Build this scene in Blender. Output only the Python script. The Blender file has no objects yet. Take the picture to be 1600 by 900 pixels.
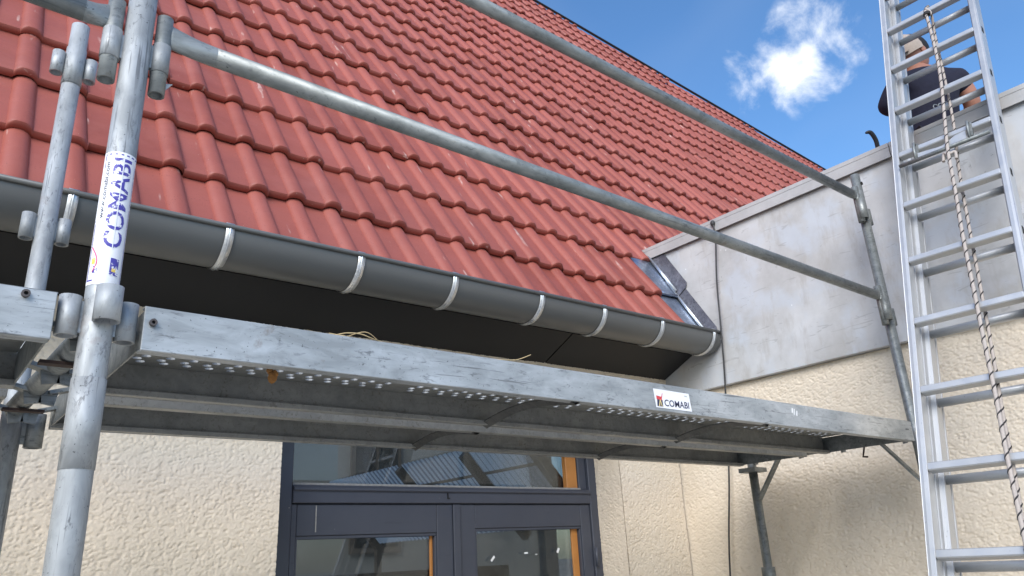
import bpy, bmesh, math, random
import numpy as np
from mathutils import Vector, Matrix
random.seed(7); rng = np.random.default_rng(7)
scene = bpy.context.scene
col = scene.collection
R = math.radians
H = 1.75                      # eye height: all z below are relative to the eye, builders add H

# ------------------------------------------------------------------ camera
CM = ((0.77420665, -0.63075843, -0.05242012),
      (0.17712113, 0.29542306, -0.9388042),
      (0.60764477, 0.71754374, 0.34043915))
FPX = 1164.47
cd = bpy.data.cameras.new('camera'); cam = bpy.data.objects.new('camera', cd); col.objects.link(cam)
r_, d_, f_ = (Vector(v) for v in CM)
mw = Matrix((( r_.x, -d_.x, -f_.x, 0), (r_.y, -d_.y, -f_.y, 0), (r_.z, -d_.z, -f_.z, H), (0, 0, 0, 1)))
cam.matrix_world = mw
cd.sensor_width = 36; cd.lens = FPX * 36 / 1600; cd.clip_start = 0.05; cd.clip_end = 3000
scene.camera = cam
scene.render.resolution_x = 1024; scene.render.resolution_y = 576

# ------------------------------------------------------------------ light
SUN_AZ, SUN_EL = R(-127), R(36)         # azimuth measured from +Y towards +X
sv = Vector((math.sin(SUN_AZ) * math.cos(SUN_EL), math.cos(SUN_AZ) * math.cos(SUN_EL), math.sin(SUN_EL)))
sl = bpy.data.lights.new('sun', 'SUN'); sl.energy = 2.0; sl.angle = R(38); sl.color = (1, .98, .95)      # sun veiled by thin cloud behind the camera: soft shadows
so = bpy.data.objects.new('sun', sl); col.objects.link(so); so.location = (0, 0, 30)
so.rotation_euler = (-sv).to_track_quat('-Z', 'Y').to_euler()
world = bpy.data.worlds.new('World'); scene.world = world; world.use_nodes = True
wt = world.node_tree; wt.nodes.clear()
WN = wt.nodes.new; WL = wt.links.new
sky = WN('ShaderNodeTexSky'); sky.sky_type = 'NISHITA'; sky.sun_disc = False
sky.sun_elevation = SUN_EL; sky.sun_rotation = SUN_AZ; sky.air_density = 1.0; sky.dust_density = .9; sky.ozone_density = 3.0
wtc = WN('ShaderNodeTexCoord')
def wmath(op, a, b=None, c=None):
    n = WN('ShaderNodeMath'); n.operation = op
    for i, x in enumerate((a, b, c)):
        if x is None: continue
        if isinstance(x, (int, float)): n.inputs[i].default_value = x
        else: WL(x, n.inputs[i])
    return n.outputs[0]
def wnoise(scale, detail, rough, dist=0):
    n = WN('ShaderNodeTexNoise'); n.inputs['Scale'].default_value = scale; n.inputs['Detail'].default_value = detail
    n.inputs['Roughness'].default_value = rough; n.inputs['Distortion'].default_value = dist
    WL(wtc.outputs['Generated'], n.inputs['Vector']); return n.outputs['Fac']
# small fair-weather cumulus scattered over the whole sky: each is a soft ball in direction space eaten by noise
puffs = [((.7659, .3335, .5497), .075, 1.0), ((.7741, .306, .5542), .062, .85), ((.7526, .3661, .5474), .066, .95), ((.7459, .3954, .536), .045, .8), ((.723, .3974, .5651), .048, .62), ((.7657, .3546, .5367), .062, .8),
         ((-.6, .5, .62), .13, 1.), ((-.75, -.3, .58), .16, 1.), ((.3, -.8, .5), .15, 1.), ((-.2, -.85, .48), .17, 1.),
         ((.15, .75, .64), .08, .9), ((.85, -.35, .39), .15, 1.), ((-.3, .1, .95), .10, .9), ((.5, -.2, .84), .08, .9)]
nz = wnoise(13, 7, .60, .25)
acc = None
for dvec, rad, amp in puffs:
    v = WN('ShaderNodeVectorMath'); v.operation = 'DISTANCE'; WL(wtc.outputs['Generated'], v.inputs[0]); v.inputs[1].default_value = Vector(dvec).normalized()
    q = wmath('DIVIDE', v.outputs['Value'], rad)
    q = wmath('MULTIPLY', wmath('MAXIMUM', wmath('SUBTRACT', 1.0, q), 0.0), amp)
    acc = q if acc is None else wmath('MAXIMUM', acc, q)
dens = wmath('ADD', wmath('MULTIPLY', acc, 1.5), wmath('MULTIPLY', wmath('SUBTRACT', nz, .60), 3.6))
msk = wmath('MULTIPLY', wmath('MINIMUM', wmath('MULTIPLY', acc, 6), 1.0), 1.0)
mr = WN('ShaderNodeMapRange'); mr.interpolation_type = 'SMOOTHSTEP'; WL(dens, mr.inputs[0]); mr.inputs[1].default_value = .0; mr.inputs[2].default_value = 1.25
cl = wmath('MULTIPLY', mr.outputs[0], msk)
# faint cirrus veil over everything
veil = WN('ShaderNodeMapRange'); WL(wnoise(2.6, 3, .55, .8), veil.inputs[0]); veil.inputs[1].default_value = .45; veil.inputs[2].default_value = .8; veil.inputs[4].default_value = .06
cl = wmath('MAXIMUM', cl, veil.outputs[0])
mx = WN('ShaderNodeMix'); mx.data_type = 'RGBA'; WL(cl, mx.inputs[0]); hs = WN('ShaderNodeHueSaturation'); hs.inputs['Saturation'].default_value = 1.17; WL(sky.outputs[0], hs.inputs['Color']); WL(hs.outputs[0], mx.inputs[6]); mx.inputs[7].default_value = (5.0, 5.2, 5.5, 1)
bg = WN('ShaderNodeBackground'); bg.inputs[1].default_value = .15; WL(mx.outputs[2], bg.inputs[0])
wo = WN('ShaderNodeOutputWorld'); WL(bg.outputs[0], wo.inputs[0])
scene.view_settings.view_transform = 'Standard'; scene.view_settings.look = 'None'
scene.view_settings.exposure = 0.72; scene.view_settings.gamma = 1
scene.render.engine = 'CYCLES'
cy = scene.cycles; cy.max_bounces = 6; cy.diffuse_bounces = 2; cy.glossy_bounces = 2; cy.transmission_bounces = 4; cy.transparent_max_bounces = 8; cy.caustics_reflective = False; cy.caustics_refractive = False
world.cycles.sampling_method = 'MANUAL'; world.cycles.sample_map_resolution = 512

# ------------------------------------------------------------------ materials
class Mat:
    def __init__(s, name):
        s.m = bpy.data.materials.new(name); s.m.use_nodes = True; s.t = s.m.node_tree
        s.b = s.t.nodes['Principled BSDF']; s.out = s.t.nodes['Material Output']
        s.tc = s.t.nodes.new('ShaderNodeTexCoord'); s.vec = s.tc.outputs['Object']
    def n(s, t, **k):
        x = s.t.nodes.new(t)
        for a, v in k.items(): setattr(x, a, v)
        return x
    def l(s, a, b): s.t.links.new(a, b)
    def put(s, sock, v):
        if isinstance(v, (int, float, tuple, list)):
            if isinstance(v, (tuple, list)) and len(v) == 3 and sock.type == 'RGBA': v = (*v, 1)
            sock.default_value = v
        else: s.l(v, sock)
    def scaled(s, sc, rot=(0, 0, 0)):
        m = s.n('ShaderNodeMapping'); s.l(s.vec, m.inputs[0]); m.inputs['Scale'].default_value = sc; m.inputs['Rotation'].default_value = rot; return m.outputs[0]
    def noise(s, scale, detail=4, rough=.55, vec=None, dist=0):
        x = s.n('ShaderNodeTexNoise'); s.l(vec or s.vec, x.inputs['Vector'])
        x.inputs['Scale'].default_value = scale; x.inputs['Detail'].default_value = detail; x.inputs['Roughness'].default_value = rough; x.inputs['Distortion'].default_value = dist
        return x.outputs['Fac']
    def vor(s, scale, feature='F1', vec=None, out='Distance'):
        x = s.n('ShaderNodeTexVoronoi', feature=feature); s.l(vec or s.vec, x.inputs['Vector']); x.inputs['Scale'].default_value = scale
        return x.outputs[out]
    def ramp(s, v, a, b, lo=0., hi=1.):
        x = s.n('ShaderNodeMapRange'); s.l(v, x.inputs[0])
        for i, q in enumerate((a, b, lo, hi)): x.inputs[1 + i].default_value = q
        return x.outputs[0]
    def math(s, op, a, b):
        x = s.n('ShaderNodeMath', operation=op); s.put(x.inputs[0], a); s.put(x.inputs[1], b); return x.outputs[0]
    def mix(s, f, a, b, mode='MIX'):
        x = s.n('ShaderNodeMix', data_type='RGBA', blend_type=mode); s.put(x.inputs[0], f); s.put(x.inputs[6], a); s.put(x.inputs[7], b); return x.outputs[2]
    def bump(s, h, strength=.3, dist=.002, prev=None):
        x = s.n('ShaderNodeBump'); s.l(h, x.inputs['Height']); x.inputs['Strength'].default_value = strength; x.inputs['Distance'].default_value = dist
        if prev is not None: s.l(prev, x.inputs['Normal'])
        return x.outputs[0]
    def set(s, color=None, rough=None, metal=None, normal=None, spec=None, coat=None):
        if color is not None: s.put(s.b.inputs['Base Color'], color)
        if rough is not None: s.put(s.b.inputs['Roughness'], rough)
        if metal is not None: s.put(s.b.inputs['Metallic'], metal)
        if normal is not None: s.l(normal, s.b.inputs['Normal'])
        if spec is not None: s.put(s.b.inputs['Specular IOR Level'], spec)
        return s.m

def plain(name, c, rough=.6, metal=0., var=.15, scale=20, bump=0.1, spec=None):
    m = Mat(name); f = m.noise(scale, 5)
    dark = tuple(x * (1 - var) for x in c); lite = tuple(min(1, x * (1 + var)) for x in c)
    return m.set(m.mix(f, dark, lite), m.ramp(m.noise(scale * 2.3), .2, .8, max(.05, rough - .08), rough + .08), metal, m.bump(m.noise(scale * 6), bump, .001), spec)

def tile_mat(name, island):
    m = Mat(name)
    if island: rnd = m.n('ShaderNodeNewGeometry').outputs['Random Per Island']
    else: rnd = m.n('ShaderNodeObjectInfo').outputs['Random']
    off = m.n('ShaderNodeVectorMath', operation='ADD'); m.l(m.vec, off.inputs[0])
    cb = m.n('ShaderNodeCombineXYZ'); m.l(m.math('MULTIPLY', rnd, 37.), cb.inputs[0]); m.l(m.math('MULTIPLY', rnd, 11.), cb.inputs[1]); m.l(cb.outputs[0], off.inputs[1])
    m.vec = off.outputs[0]
    geo_ = m.n('ShaderNodeNewGeometry').outputs['Position']
    c = m.mix(rnd, (.245, .058, .038), (.355, .097, .070))
    c = m.mix(m.ramp(m.noise(1.1, 5, .65, geo_), .42, .70, 0, .45), c, (.27, .085, .068))
    c = m.mix(m.ramp(m.noise(2.7, 4, .6, geo_), .52, .70, 0, .40), c, (.385, .138, .110))
    c = m.mix(m.ramp(m.noise(9, 5), .35, .7), c, (.415, .125, .10), 'MIX') if False else m.mix(m.ramp(m.noise(7, 5, .6), .35, .75, 0, .55), c, (.375, .106, .077))
    pores = m.ramp(m.noise(210, 3, .6), .61, .70)
    c = m.mix(m.math('MULTIPLY', pores, m.ramp(m.noise(14, 3), .38, .58)), c, (.14, .04, .033))
    lich = m.ramp(m.vor(38), .055, .02)
    c = m.mix(m.math('MULTIPLY', lich, m.ramp(m.noise(5, 3), .48, .56)), c, (.66, .50, .44))
    scr = m.noise(30, 2, .5, m.scaled((1, .12, 1), (0, 0, .7)))
    c = m.mix(m.math('MULTIPLY', m.ramp(scr, .69, .73, 0, .6), m.ramp(m.noise(6), .44, .56)), c, (.6, .42, .36))
    nb = m.bump(m.noise(320, 4), .12, .0008)
    nb = m.bump(m.noise(45, 4), .10, .002, nb)
    return m.set(c, m.ramp(m.noise(22, 4), .3, .7, .46, .62), 0, nb, .42)

def galv(name, lo, hi, metal=.8, rough=.42, dark=(.10, .11, .115), wear=.6, axis=(1, 1, 1)):
    m = Mat(name)
    va_ = m.scaled(axis)
    f = m.math('ADD', m.math('MULTIPLY', m.noise(30, 4, .6, va_, .8), .45), m.math('MULTIPLY', m.noise(7, 5, .62, va_), .55))
    c = m.mix(m.ramp(f, .38, .62), lo, hi)
    rs = m.math('MULTIPLY', m.ramp(m.noise(17, 5, .7), .60, .70), m.ramp(m.noise(4, 3), .50, .62)); c = m.mix(m.math('MULTIPLY', rs, .5 * wear), c, (.16, .085, .04))
    crack = m.ramp(m.noise(78, 5, .72, va_, .5), .555, .65)
    c = m.mix(m.math('MULTIPLY', crack, m.math('MULTIPLY', m.ramp(m.noise(13, 4, .65), .36, .60), wear)), c, dark)
    scr = m.ramp(m.noise(120, 3, .65, m.scaled(tuple(.045 if q < 1 else 1.2 for q in axis))), .60, .66)
    c = m.mix(m.math('MULTIPLY', m.math('MULTIPLY', scr, m.ramp(m.noise(6, 3), .40, .58)), .85 * wear), c, dark)
    pit = m.ramp(m.noise(190, 2, .5), .70, .75); c = m.mix(m.math('MULTIPLY', pit, wear), c, tuple(q * .5 for q in dark))
    nb = m.bump(f, .25, .003)
    return m.set(c, m.ramp(f, .3, .7, rough + .10, rough - .08), metal, nb)

M = {}
M['tile'] = tile_mat('glazed_red_tile', False); M['tile_i'] = tile_mat('glazed_red_tile_far', True)
M['post'] = galv('galvanised_post', (.27, .285, .29), (.49, .51, .515), .42, .60, (.11, .115, .12), wear=.8, axis=(1, 1, .40))
M['beam'] = galv('galvanised_beam', (.30, .32, .325), (.53, .55, .555), .45, .54, (.14, .145, .15), wear=.8, axis=(.35, 1, 1))
M['galv'] = galv('weathered_galvanised', (.17, .185, .18), (.33, .345, .335), .55, .50, wear=.8, axis=(.5, 1, 1))
M['deck'] = galv('dull_galvanised_deck', (.25, .255, .24), (.36, .36, .335), .5, .50, (.13, .11, .085), .55)
M['dull'] = galv('dark_dull_steel', (.07, .072, .07), (.14, .14, .13), .4, .5, (.03, .028, .025), .8)
M['zinc'] = galv('bright_zinc', (.62, .64, .65), (.86, .88, .90), .85, .30, wear=.25)
M['bluezinc'] = galv('bluish_sheet_zinc', (.22, .27, .36), (.46, .53, .64), .85, .30, (.09, .09, .10), .7)
M['lead'] = galv('dark_lead_flashing', (.10, .10, .12), (.24, .24, .27), .5, .5, (.03, .03, .03), 1.)
M['rust'] = plain('rusty_steel', (.055, .035, .028), .8, .2, .5, 60, .4)
M['rivet'] = plain('brown_rivet', (.10, .085, .08), .55, .5, .4, 80, .2)
M['black'] = plain('black_opening', (.012, .012, .012), .9)
m = Mat('gutter_paint'); m.set(m.mix(m.noise(5, 5, .6, m.scaled((.25, 1, 1))), (.115, .118, .114), (.150, .153, .147)), m.ramp(m.noise(11, 4), .3, .7, .30, .44), .0, m.bump(m.noise(120, 3), .05, .001), .5); M['gutter'] = m.m
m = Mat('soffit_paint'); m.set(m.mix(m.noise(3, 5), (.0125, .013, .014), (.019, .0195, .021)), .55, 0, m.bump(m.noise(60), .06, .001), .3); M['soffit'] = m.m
m = Mat('cream_stucco')
cs = m.mix(m.noise(1.6, 5, .6), (.70, .605, .475), (.785, .69, .56))
cs = m.mix(m.ramp(m.noise(38, 4, .6), .55, .72, 0, .35), cs, (.54, .44, .325))
cs = m.mix(m.ramp(m.noise(3.3, 6, .7, m.scaled((1, 1, .45))), .52, .74, 0, .38), cs, (.56, .47, .36))
cs = m.mix(m.math('MULTIPLY', m.ramp(m.noise(34, 4, .7), .66, .72), m.ramp(m.noise(2.2, 3), .50, .62)), cs, (.34, .26, .18))
m.set(cs, .88, 0, m.bump(m.noise(300, 3, .65), .5, .0016), .25); M['stucco'] = m.m
m = Mat('painted_concrete_band')
cb_ = m.mix(m.ramp(m.noise(2.4, 6, .62), .35, .68), (.40, .39, .375), (.60, .60, .595))
cb_ = m.mix(m.ramp(m.noise(4.2, 4, .55), .50, .62, 0, .6), cb_, (.52, .56, .61))
st_ = m.ramp(m.noise(9, 6, .7, m.scaled((1, 1.6, .5))), .53, .70, 0, .50)
cb_ = m.mix(st_, cb_, (.37, .34, .30))
sm_ = m.ramp(m.noise(30, 6, .78), .64, .72); cb_ = m.mix(m.math('MULTIPLY', sm_, m.ramp(m.noise(3.1, 3), .44, .60)), cb_, (.12, .11, .10))
scr_ = m.ramp(m.noise(12, 2, .5, m.scaled((1, .5, 3.2), (.8, 0, 0)), 1.5), .665, .685, 0, .40); cb_ = m.mix(scr_, cb_, (.28, .27, .26))
flk = m.ramp(m.vor(14), .05, .03); cb_ = m.mix(m.math('MULTIPLY', flk, m.ramp(m.noise(4), .5, .58)), cb_, (.84, .84, .83))
m.set(cb_, m.ramp(m.noise(6), .3, .7, .5, .75), 0, m.bump(m.noise(70, 5, .6), .15, .002, m.bump(m.noise(5, 4), .25, .008)), .4); M['band'] = m.m
m = Mat('grey_coping_metal'); m.set(m.mix(m.ramp(m.noise(4, 6, .65), .35, .7), (.36, .35, .34), (.50, .49, .475)), .5, .1, m.bump(m.noise(40), .1, .001)); M['cap'] = m.m
m = Mat('blue_grey_door_paint')
dc = m.mix(m.noise(4, 6, .65), (.042, .048, .066), (.066, .074, .096))
dc = m.mix(m.ramp(m.noise(30, 4, .6, m.scaled((.2, 1, 1))), .64, .72, 0, .35), dc, (.028, .03, .042))
dc = m.mix(m.math('MULTIPLY', m.ramp(m.vor(26), .06, .04), m.ramp(m.noise(9), .56, .62)), dc, (.5, .48, .45))
m.set(dc, m.ramp(m.noise(14), .3, .7, .42, .6), 0, m.bump(m.noise(18, 5, .6, m.scaled((.15, 1, 1))), .12, .002)); M['door'] = m.m
M['wood'] = plain('varnished_orange_wood', (.48, .20, .05), .4, 0, .25, 14)
M['oldpaint'] = plain('grey_putty', (.30, .29, .27), .8, 0, .4, 60, .3)
m = Mat('aluminium')
ac = m.mix(m.noise(6, 6, .6, m.scaled((1, 1, .4))), (.40, .41, .415), (.58, .59, .60))
ac = m.mix(m.ramp(m.noise(110, 4, .65), .63, .72, 0, .55), ac, (.25, .25, .25))
m.set(ac, m.ramp(m.noise(20), .3, .7, .42, .58), .6, m.bump(m.noise(60), .08, .001)); M['alu'] = m.m
M['plastic'] = plain('black_plastic', (.02, .02, .022), .5, 0, .2)
M['cable'] = plain('dark_cable', (.035, .034, .034), .55, 0, .2)
M['rope'] = plain('grey_rope', (.42, .37, .33), .9, 0, .2, 160, .5)
M['ropeb'] = plain('rope_tracer_black', (.03, .028, .03), .9, 0, .2, 160, .5)
M['straw'] = plain('dry_straw', (.50, .38, .20), .8, 0, .2, 90)
M['foam'] = plain('orange_foam', (.36, .17, .05), .9, 0, .35, 120, .6)
M['paving'] = None
m = Mat('pale_paving'); m.set(m.mix(m.noise(.8, 6, .6), (.40, .375, .335), (.52, .49, .44)), .9, 0, m.bump(m.noise(40, 5), .3, .01)); M['paving'] = m.m
M['underlay'] = plain('black_underlay', (.018, .018, .02), .8)
M['inside'] = plain('inside_plaster', (.26, .255, .24), .9, 0, .2, 2)
M['ceil'] = plain('inside_ceiling', (.20, .19, .17), .9, 0, .2, 2)
M['greywall'] = plain('grey_render', (.22, .215, .20), .9, 0, .25, 1.4)
M['dwood'] = plain('dark_beam_wood', (.09, .075, .06), .8, 0, .3, 9, .3)
M['shirt'] = plain('navy_cotton', (.014, .014, .030), .9, 0, .3, 40, .4)
M['trouser'] = plain('dark_work_trousers', (.020, .021, .028), .9, 0, .3, 40, .4)
M['skin'] = plain('skin', (.42, .19, .125), .55, 0, .15, 12)
M['capf'] = plain('beige_cap_cloth', (.52, .42, .34), .9, 0, .15, 90, .4)
M['hair'] = plain('dark_hair', (.018, .013, .011), .7, 0, .4, 150, .6)
M['leaf'] = plain('leaf_green', (.05, .085, .025), .6, 0, .5, 6)
m = Mat('clear_glass')
gl = m.n('ShaderNodeBsdfGlossy'); gl.inputs['Roughness'].default_value = .015; gl.inputs['Color'].default_value = (.9, .92, .95, 1)
tr = m.n('ShaderNodeBsdfTransparent'); tr.inputs['Color'].default_value = (.66, .69, .69, 1)
df = m.n('ShaderNodeBsdfDiffuse'); df.inputs['Color'].default_value = (.5, .5, .48, 1)
fr = m.n('ShaderNodeFresnel'); fr.inputs['IOR'].default_value = 1.52
ms = m.n('ShaderNodeMixShader'); m.l(m.math('MULTIPLY', fr.outputs[0], .8), ms.inputs[0]); m.l(tr.outputs[0], ms.inputs[1]); m.l(gl.outputs[0], ms.inputs[2])
ms2 = m.n('ShaderNodeMixShader'); m.l(m.ramp(m.noise(9, 6, .7), .5, .8, .015, .10), ms2.inputs[0]); m.l(ms.outputs[0], ms2.inputs[1]); m.l(df.outputs[0], ms2.inputs[2])
m.l(ms2.outputs[0], m.out.inputs[0]); M['glass'] = m.m
m = Mat('translucent_corrugated_sheet')
tl = m.n('ShaderNodeBsdfTranslucent'); sx_ = m.n('ShaderNodeSeparateXYZ'); m.l(m.vec, sx_.inputs[0]); web = m.math('MULTIPLY', m.ramp(m.math('PINGPONG', sx_.outputs[1], .05), .034, .042), 1.); m.l(m.mix(web, (1.0, .92, .86), (.36, .32, .33)), tl.inputs['Color'])  # web: dark stripes that put the corrugations' shading into the sheet colour
df = m.n('ShaderNodeBsdfDiffuse'); df.inputs['Color'].default_value = (.5, .5, .58, 1)
ms = m.n('ShaderNodeMixShader'); ms.inputs[0].default_value = .15; m.l(tl.outputs[0], ms.inputs[1]); m.l(df.outputs[0], ms.inputs[2]); m.l(ms.outputs[0], m.out.inputs[0]); M['sheet'] = m.m
def flat(name, c, rough=.45, worn=0., base=(.86, .86, .87)):
    m = Mat(name)
    cc = c
    if worn: cc = m.mix(m.ramp(m.noise(85, 4, .7), .62 - worn * .25, .66 - worn * .25), c, base)
    else: cc = m.mix(m.ramp(m.noise(60, 4, .7), .66, .78, 0, .35), c, tuple(x * .6 for x in c))
    return m.set(cc, rough)
M['st_white'] = flat('sticker_white', (.84, .84, .86)); M['st_blue'] = flat('print_blue', (.075, .06, .34), worn=.30)
M['st_black'] = flat('print_dark', (.03, .03, .06), worn=.1); M['st_pink'] = flat('print_pink', (.75, .12, .25)); M['st_yellow'] = flat('print_yellow', (.85, .60, .10), worn=.2)
M['st_navy'] = flat('print_navy', (.022, .03, .075)); M['st_red'] = flat('print_red', (.62, .06, .07)); M['st_tan'] = flat('print_tan', (.74, .58, .25)); M['st_grey'] = flat('print_grey', (.5, .5, .5))
M['paintspot'] = flat('white_paint_splash', (.8, .8, .8))

# ------------------------------------------------------------------ mesh helpers
def perp(d):
    a = Vector((0, 0, 1)) if abs(d.z) < .9 else Vector((1, 0, 0))
    u = d.cross(a).normalized(); return u, d.cross(u).normalized()
class MB:
    def __init__(s): s.v = []; s.f = []; s.sm = []
    def add(s, vs, fs, smooth=False):
        o = len(s.v); s.v += [tuple(v) for v in vs]; s.f += [tuple(i + o for i in q) for q in fs]; s.sm += [smooth] * len(fs); return s
    def box(s, x0, x1, y0, y1, z0, z1):
        return s.add([(x, y, z) for z in (z0, z1) for y in (y0, y1) for x in (x0, x1)], [(0, 2, 3, 1), (4, 5, 7, 6), (0, 1, 5, 4), (2, 6, 7, 3), (0, 4, 6, 2), (1, 3, 7, 5)])
    def obox(s, c, ax, ay, az, hx, hy, hz):
        c, ax, ay, az = (Vector(q) for q in (c, ax, ay, az))
        vs = [c + ax * (i * hx) + ay * (j * hy) + az * (k * hz) for k in (-1, 1) for j in (-1, 1) for i in (-1, 1)]
        fl = [(0, 2, 3, 1), (4, 5, 7, 6), (0, 1, 5, 4), (2, 6, 7, 3), (0, 4, 6, 2), (1, 3, 7, 5)]
        if ax.cross(ay).dot(az) < 0: fl = [tuple(reversed(q)) for q in fl]
        return s.add(vs, fl)
    def bar(s, p, q, w, h, up=(0, 0, 1)):
        p, q = Vector(p), Vector(q); d = (q - p); L = d.length; d.normalize(); side = d.cross(Vector(up)).normalized(); u = side.cross(d)
        return s.obox((p + q) / 2, d, side, u, L / 2, w / 2, h / 2)
    def path(s, pts, rad, n=12, caps=True, hollow=0):
        pts = [Vector(p) for p in pts]; N = len(pts); rads = rad if isinstance(rad, (list, tuple)) else [rad] * N
        ts = [((pts[min(i + 1, N - 1)] - pts[max(i - 1, 0)])).normalized() for i in range(N)]
        u, w = perp(ts[0]); vs = []
        for i in range(N):
            if i: u = (u - ts[i] * u.dot(ts[i])).normalized(); w = ts[i].cross(u)
            vs += [pts[i] + (u * math.cos(2 * math.pi * k / n) + w * math.sin(2 * math.pi * k / n)) * rads[i] for k in range(n)]
        fs = [(i * n + k, i * n + (k + 1) % n, (i + 1) * n + (k + 1) % n, (i + 1) * n + k) for i in range(N - 1) for k in range(n)]
        s.add(vs, fs, True)
        if caps and not hollow:
            o = len(s.v) - N * n
            s.f += [tuple(o + k for k in reversed(range(n))), tuple(o + (N - 1) * n + k for k in range(n))]; s.sm += [False, False]
        if hollow:   # inner bore with ring ends
            o = len(s.v) - N * n; b = len(s.v)
            for i in (0, N - 1):
                for k in range(n):
                    p = Vector(s.v[o + i * n + k]); s.v.append(tuple(pts[i] + (p - pts[i]) * (1 - hollow / rads[i])))
            for k in range(n):
                k2 = (k + 1) % n
                s.f += [(o + k2, o + k, b + k, b + k2), (o + (N - 1) * n + k, o + (N - 1) * n + k2, b + n + k2, b + n + k), (b + k, b + n + k, b + n + k2, b + k2)]; s.sm += [False, False, True]
        return s
    def tube(s, p, q, r, n=16, hollow=0): return s.path([p, q], r, n, True, hollow)
    def ball(s, c, r, sx=1, sy=1, sz=1, nu=14, nv=9):
        c = Vector(c); vs = []; fs = []
        for j in range(nv + 1):
            t = math.pi * j / nv
            for i in range(nu):
                a = 2 * math.pi * i / nu; vs.append((c.x + r * sx * math.sin(t) * math.cos(a), c.y + r * sy * math.sin(t) * math.sin(a), c.z + r * sz * math.cos(t)))
        for j in range(nv):
            for i in range(nu): fs.append((j * nu + i, (j + 1) * nu + i, (j + 1) * nu + (i + 1) % nu, j * nu + (i + 1) % nu))
        return s.add(vs, fs, True)
    def build(s, name, mat, parent=None, bevel=0, raw=False):
        """one mesh object; world = rel + H; when parented the vertices are taken relative to the root's base"""
        me = bpy.data.meshes.new(name)
        off = Vector((0, 0, H))
        if parent is not None:
            off = off - base_of(parent)
        vs = s.v if raw else [(x + off.x, y + off.y, z + off.z) for x, y, z in s.v]
        me.from_pydata(vs, [], s.f)
        me.polygons.foreach_set('use_smooth', s.sm)
        if bevel:
            bm = bmesh.new(); bm.from_mesh(me); bmesh.ops.remove_doubles(bm, verts=bm.verts, dist=1e-6)
            ed = [e for e in bm.edges if len(e.link_faces) == 2 and e.calc_face_angle(0) > .6]
            bmesh.ops.bevel(bm, geom=ed, offset=bevel, segments=1, affect='EDGES', clamp_overlap=True); bm.to_mesh(me); bm.free()
        me.materials.append(M[mat] if isinstance(mat, str) else mat)
        o = bpy.data.objects.new(name, me); col.objects.link(o)
        if parent is not None: o.parent = parent
        return o
def base_of(o):
    t = Vector((0, 0, 0))
    while o is not None: t += o.location; o = o.parent
    return t
def tag(o, label=None, cat=None, group=None, kind=None):
    for k, v in (('label', label), ('category', cat), ('group', group), ('kind', kind)):
        if v: o[k] = v
    return o
def thing(name, loc, label, cat, group=None):
    o = bpy.data.objects.new(name, None); col.objects.link(o); o.location = (loc[0], loc[1], loc[2] + H); o.empty_display_size = .1
    return tag(o, label, cat, group)
def ray(u, v):
    a, b = (u - 800) / FPX, (v - 450) / FPX
    return Vector((CM[0][i] * a + CM[1][i] * b + CM[2][i] for i in range(3)))
def pix(P):
    q = [sum(CM[i][k] * P[k] for k in range(3)) for i in range(3)]
    return (800 + FPX * q[0] / q[2], 450 + FPX * q[1] / q[2], q[2])

GZ = -H
# ------------------------------------------------------------------ setting: ground
tag(MB().add([(-300, -300, GZ), (300, -300, GZ), (300, 300, GZ), (-300, 300, GZ)], [(0, 1, 2, 3)]).build('ground', 'paving'), kind='structure')

# ------------------------------------------------------------------ house
YW, YD, XR = 2.65, 2.85, 3.357       # facade plane, door plane, face of the annex band
TH = R(58.5); CT, SN = math.cos(TH), math.sin(TH)
E0 = Vector((0, 2.47 - .345 * CT, 1.339 - .345 * SN)); GA = .345; TW = .302
RU, RV, RW = Vector((1, 0, 0)), Vector((0, CT, SN)), Vector((0, -SN, CT))
def rp(u, v, w): return E0 + RU * u + RV * v + RW * w
def ridge_v(x): return 7.41 if x < 5.87 else 7.41 - .184 * (x - 5.87)
house = thing('house', (1.5, YW, GZ), 'cream stuccoed house with steep red tiled roof and dark blue door', 'house')

def vnoise(x, y, seed):
    g = np.random.default_rng(seed).random((64, 64)) * 2 - 1
    xi = np.floor(x).astype(int); yi = np.floor(y).astype(int); fx = x - xi; fy = y - yi
    fx = fx * fx * (3 - 2 * fx); fy = fy * fy * (3 - 2 * fy)
    a = g[xi % 64, yi % 64]; b = g[(xi + 1) % 64, yi % 64]; c = g[xi % 64, (yi + 1) % 64]; d = g[(xi + 1) % 64, (yi + 1) % 64]
    return (a * (1 - fx) + b * fx) * (1 - fy) + (c * (1 - fx) + d * fx) * fy
def stucco_h(a, z, seed):
    wx = vnoise(a * 42, z * 42, seed) * .007 + vnoise(a * 85, z * 85, seed + 1) * .004
    wz = vnoise(a * 42, z * 42, seed + 2) * .007 + vnoise(a * 85, z * 85, seed + 3) * .004
    n = vnoise((a + wx) * 84, (z + wz) * 185, seed + 4) * .75 + vnoise((a + wz) * 170, (z + wx) * 270, seed + 5) * .55
    t = np.clip((n + .50) / .34, 0, 1); t = t * t * (3 - 2 * t)
    return .0027 * t + .0011 * vnoise(a * 210, z * 230, seed + 6) + .0025 * vnoise(a * 5, z * 5, seed + 7)
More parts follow.
